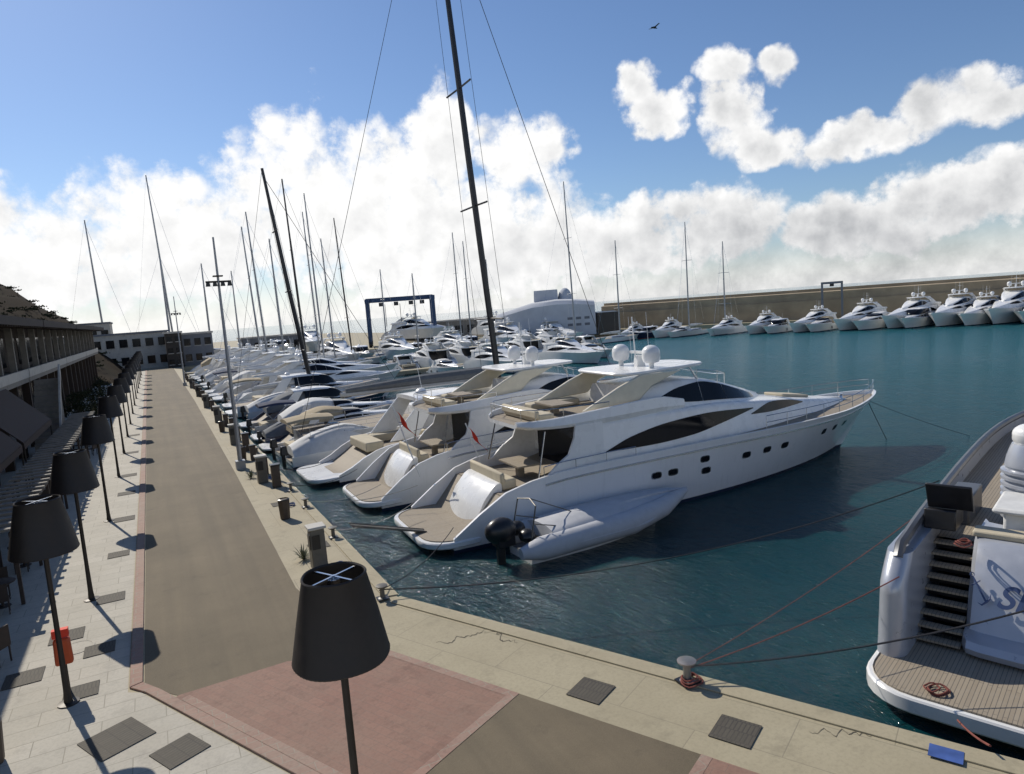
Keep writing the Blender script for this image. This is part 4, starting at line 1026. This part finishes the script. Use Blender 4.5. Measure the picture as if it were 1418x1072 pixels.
wv=n.nodes.new('ShaderNodeVectorMath');wv.operation='MULTIPLY_ADD';wv.inputs[1].default_value=(.045,.045,.045);n.links.new(f1.outputs['Color'],wv.inputs[0]);n.links.new(v,wv.inputs[2])
v1=vor(wv.outputs[0],34,0)
def fld(a,b): return mth(n,'ADD',mth(n,'MULTIPLY_ADD',a,3.0,-1.5),mth(n,'MULTIPLY_ADD',b,-.8,.46))
dn2=mth(n,'ADD',dn,fld(f1.outputs[0],v1))
def mr(x,a,b,smooth=True):
    k=n.nodes.new('ShaderNodeMapRange');k.interpolation_type='SMOOTHSTEP' if smooth else 'LINEAR';k.inputs[1].default_value=a;k.inputs[2].default_value=b;n.links.new(x,k.inputs[0]);return k.outputs[0]
mask=mr(dn2,-.28,.62)
haze=mr(el,5.0,-.5)
ad=n.nodes.new('ShaderNodeVectorMath');ad.operation='ADD';ad.inputs[1].default_value=(-.012,.004,.018);n.links.new(v,ad.inputs[0])
f2=ns(ad.outputs[0],15,6,.58)
f3=ns(v,7,5,.55)
rel=mth(n,'MULTIPLY',mth(n,'SUBTRACT',f1.outputs[0],f2.outputs[0]),2.4)
rel=mth(n,'ADD',rel,mth(n,'MULTIPLY_ADD',f3.outputs[0],1.3,-.65))
core=mr(dn2,.5,1.7);low=mr(elp,9,2)
left=mr(az,50,18)
br=mth(n,'ADD',mth(n,'MULTIPLY_ADD',left,.16,1.0),mth(n,'MULTIPLY',rel,mth(n,'MULTIPLY_ADD',left,-.12,.46)))
br=mth(n,'SUBTRACT',br,mth(n,'MULTIPLY',core,mth(n,'MULTIPLY_ADD',left,-.14,.28)))
br=mth(n,'SUBTRACT',br,mth(n,'MULTIPLY',low,mth(n,'MULTIPLY_ADD',left,-.08,.16)))
br=mth(n,'MINIMUM',mth(n,'MAXIMUM',br,.45),1.15)
cc=n.nodes.new('ShaderNodeCombineColor')
n.links.new(br,cc.inputs[0]);n.links.new(mth(n,'MULTIPLY_ADD',br,.97,.03),cc.inputs[1]);n.links.new(mth(n,'MULTIPLY_ADD',br,.92,.08),cc.inputs[2])
n.links.new(cc.outputs[0],bg2.inputs[0]);bg2.inputs[1].default_value=.9
tot=mth(n,'MAXIMUM',mask,mth(n,'MULTIPLY',haze,.92),clamp=True)
n.links.new(tot,mx.inputs[0]);n.links.new(bg.outputs[0],mx.inputs[1]);n.links.new(bg2.outputs[0],mx.inputs[2]);n.links.new(mx.outputs[0],out.inputs[0])
S_=Vector((math.sin(rad(AZ))*math.cos(rad(EL)),math.cos(rad(AZ))*math.cos(rad(EL)),math.sin(rad(EL))))
sun=bpy.data.lights.new('sun','SUN');sun.energy=4.1;sun.angle=rad(.5);sun.color=(1,.93,.82)
so=bpy.data.objects.new('sun',sun);COL.objects.link(so);so.rotation_euler=S_.to_track_quat('Z','Y').to_euler()
# ------------------------------------------------------------ camera
hd,pt,ro=rad(27.5),rad(6.7),rad(4.2)
f=Vector((math.sin(hd)*math.cos(pt),math.cos(hd)*math.cos(pt),-math.sin(pt)));r0=Vector((math.cos(hd),-math.sin(hd),0));u0=r0.cross(f)
r=r0*math.cos(ro)-u0*math.sin(ro);u=r0*math.sin(ro)+u0*math.cos(ro)
cam=bpy.data.cameras.new('camera');cam.sensor_width=36;cam.lens=950/1418*36;cam.clip_end=8000;cam.clip_start=.1
co=bpy.data.objects.new('camera',cam);COL.objects.link(co)
mtx=Matrix((r,u,-f)).transposed().to_4x4();mtx.translation=(0,0,8);co.matrix_world=mtx
sc.camera=co
sc.view_settings.view_transform='Standard';sc.view_settings.look='None';sc.view_settings.exposure=0
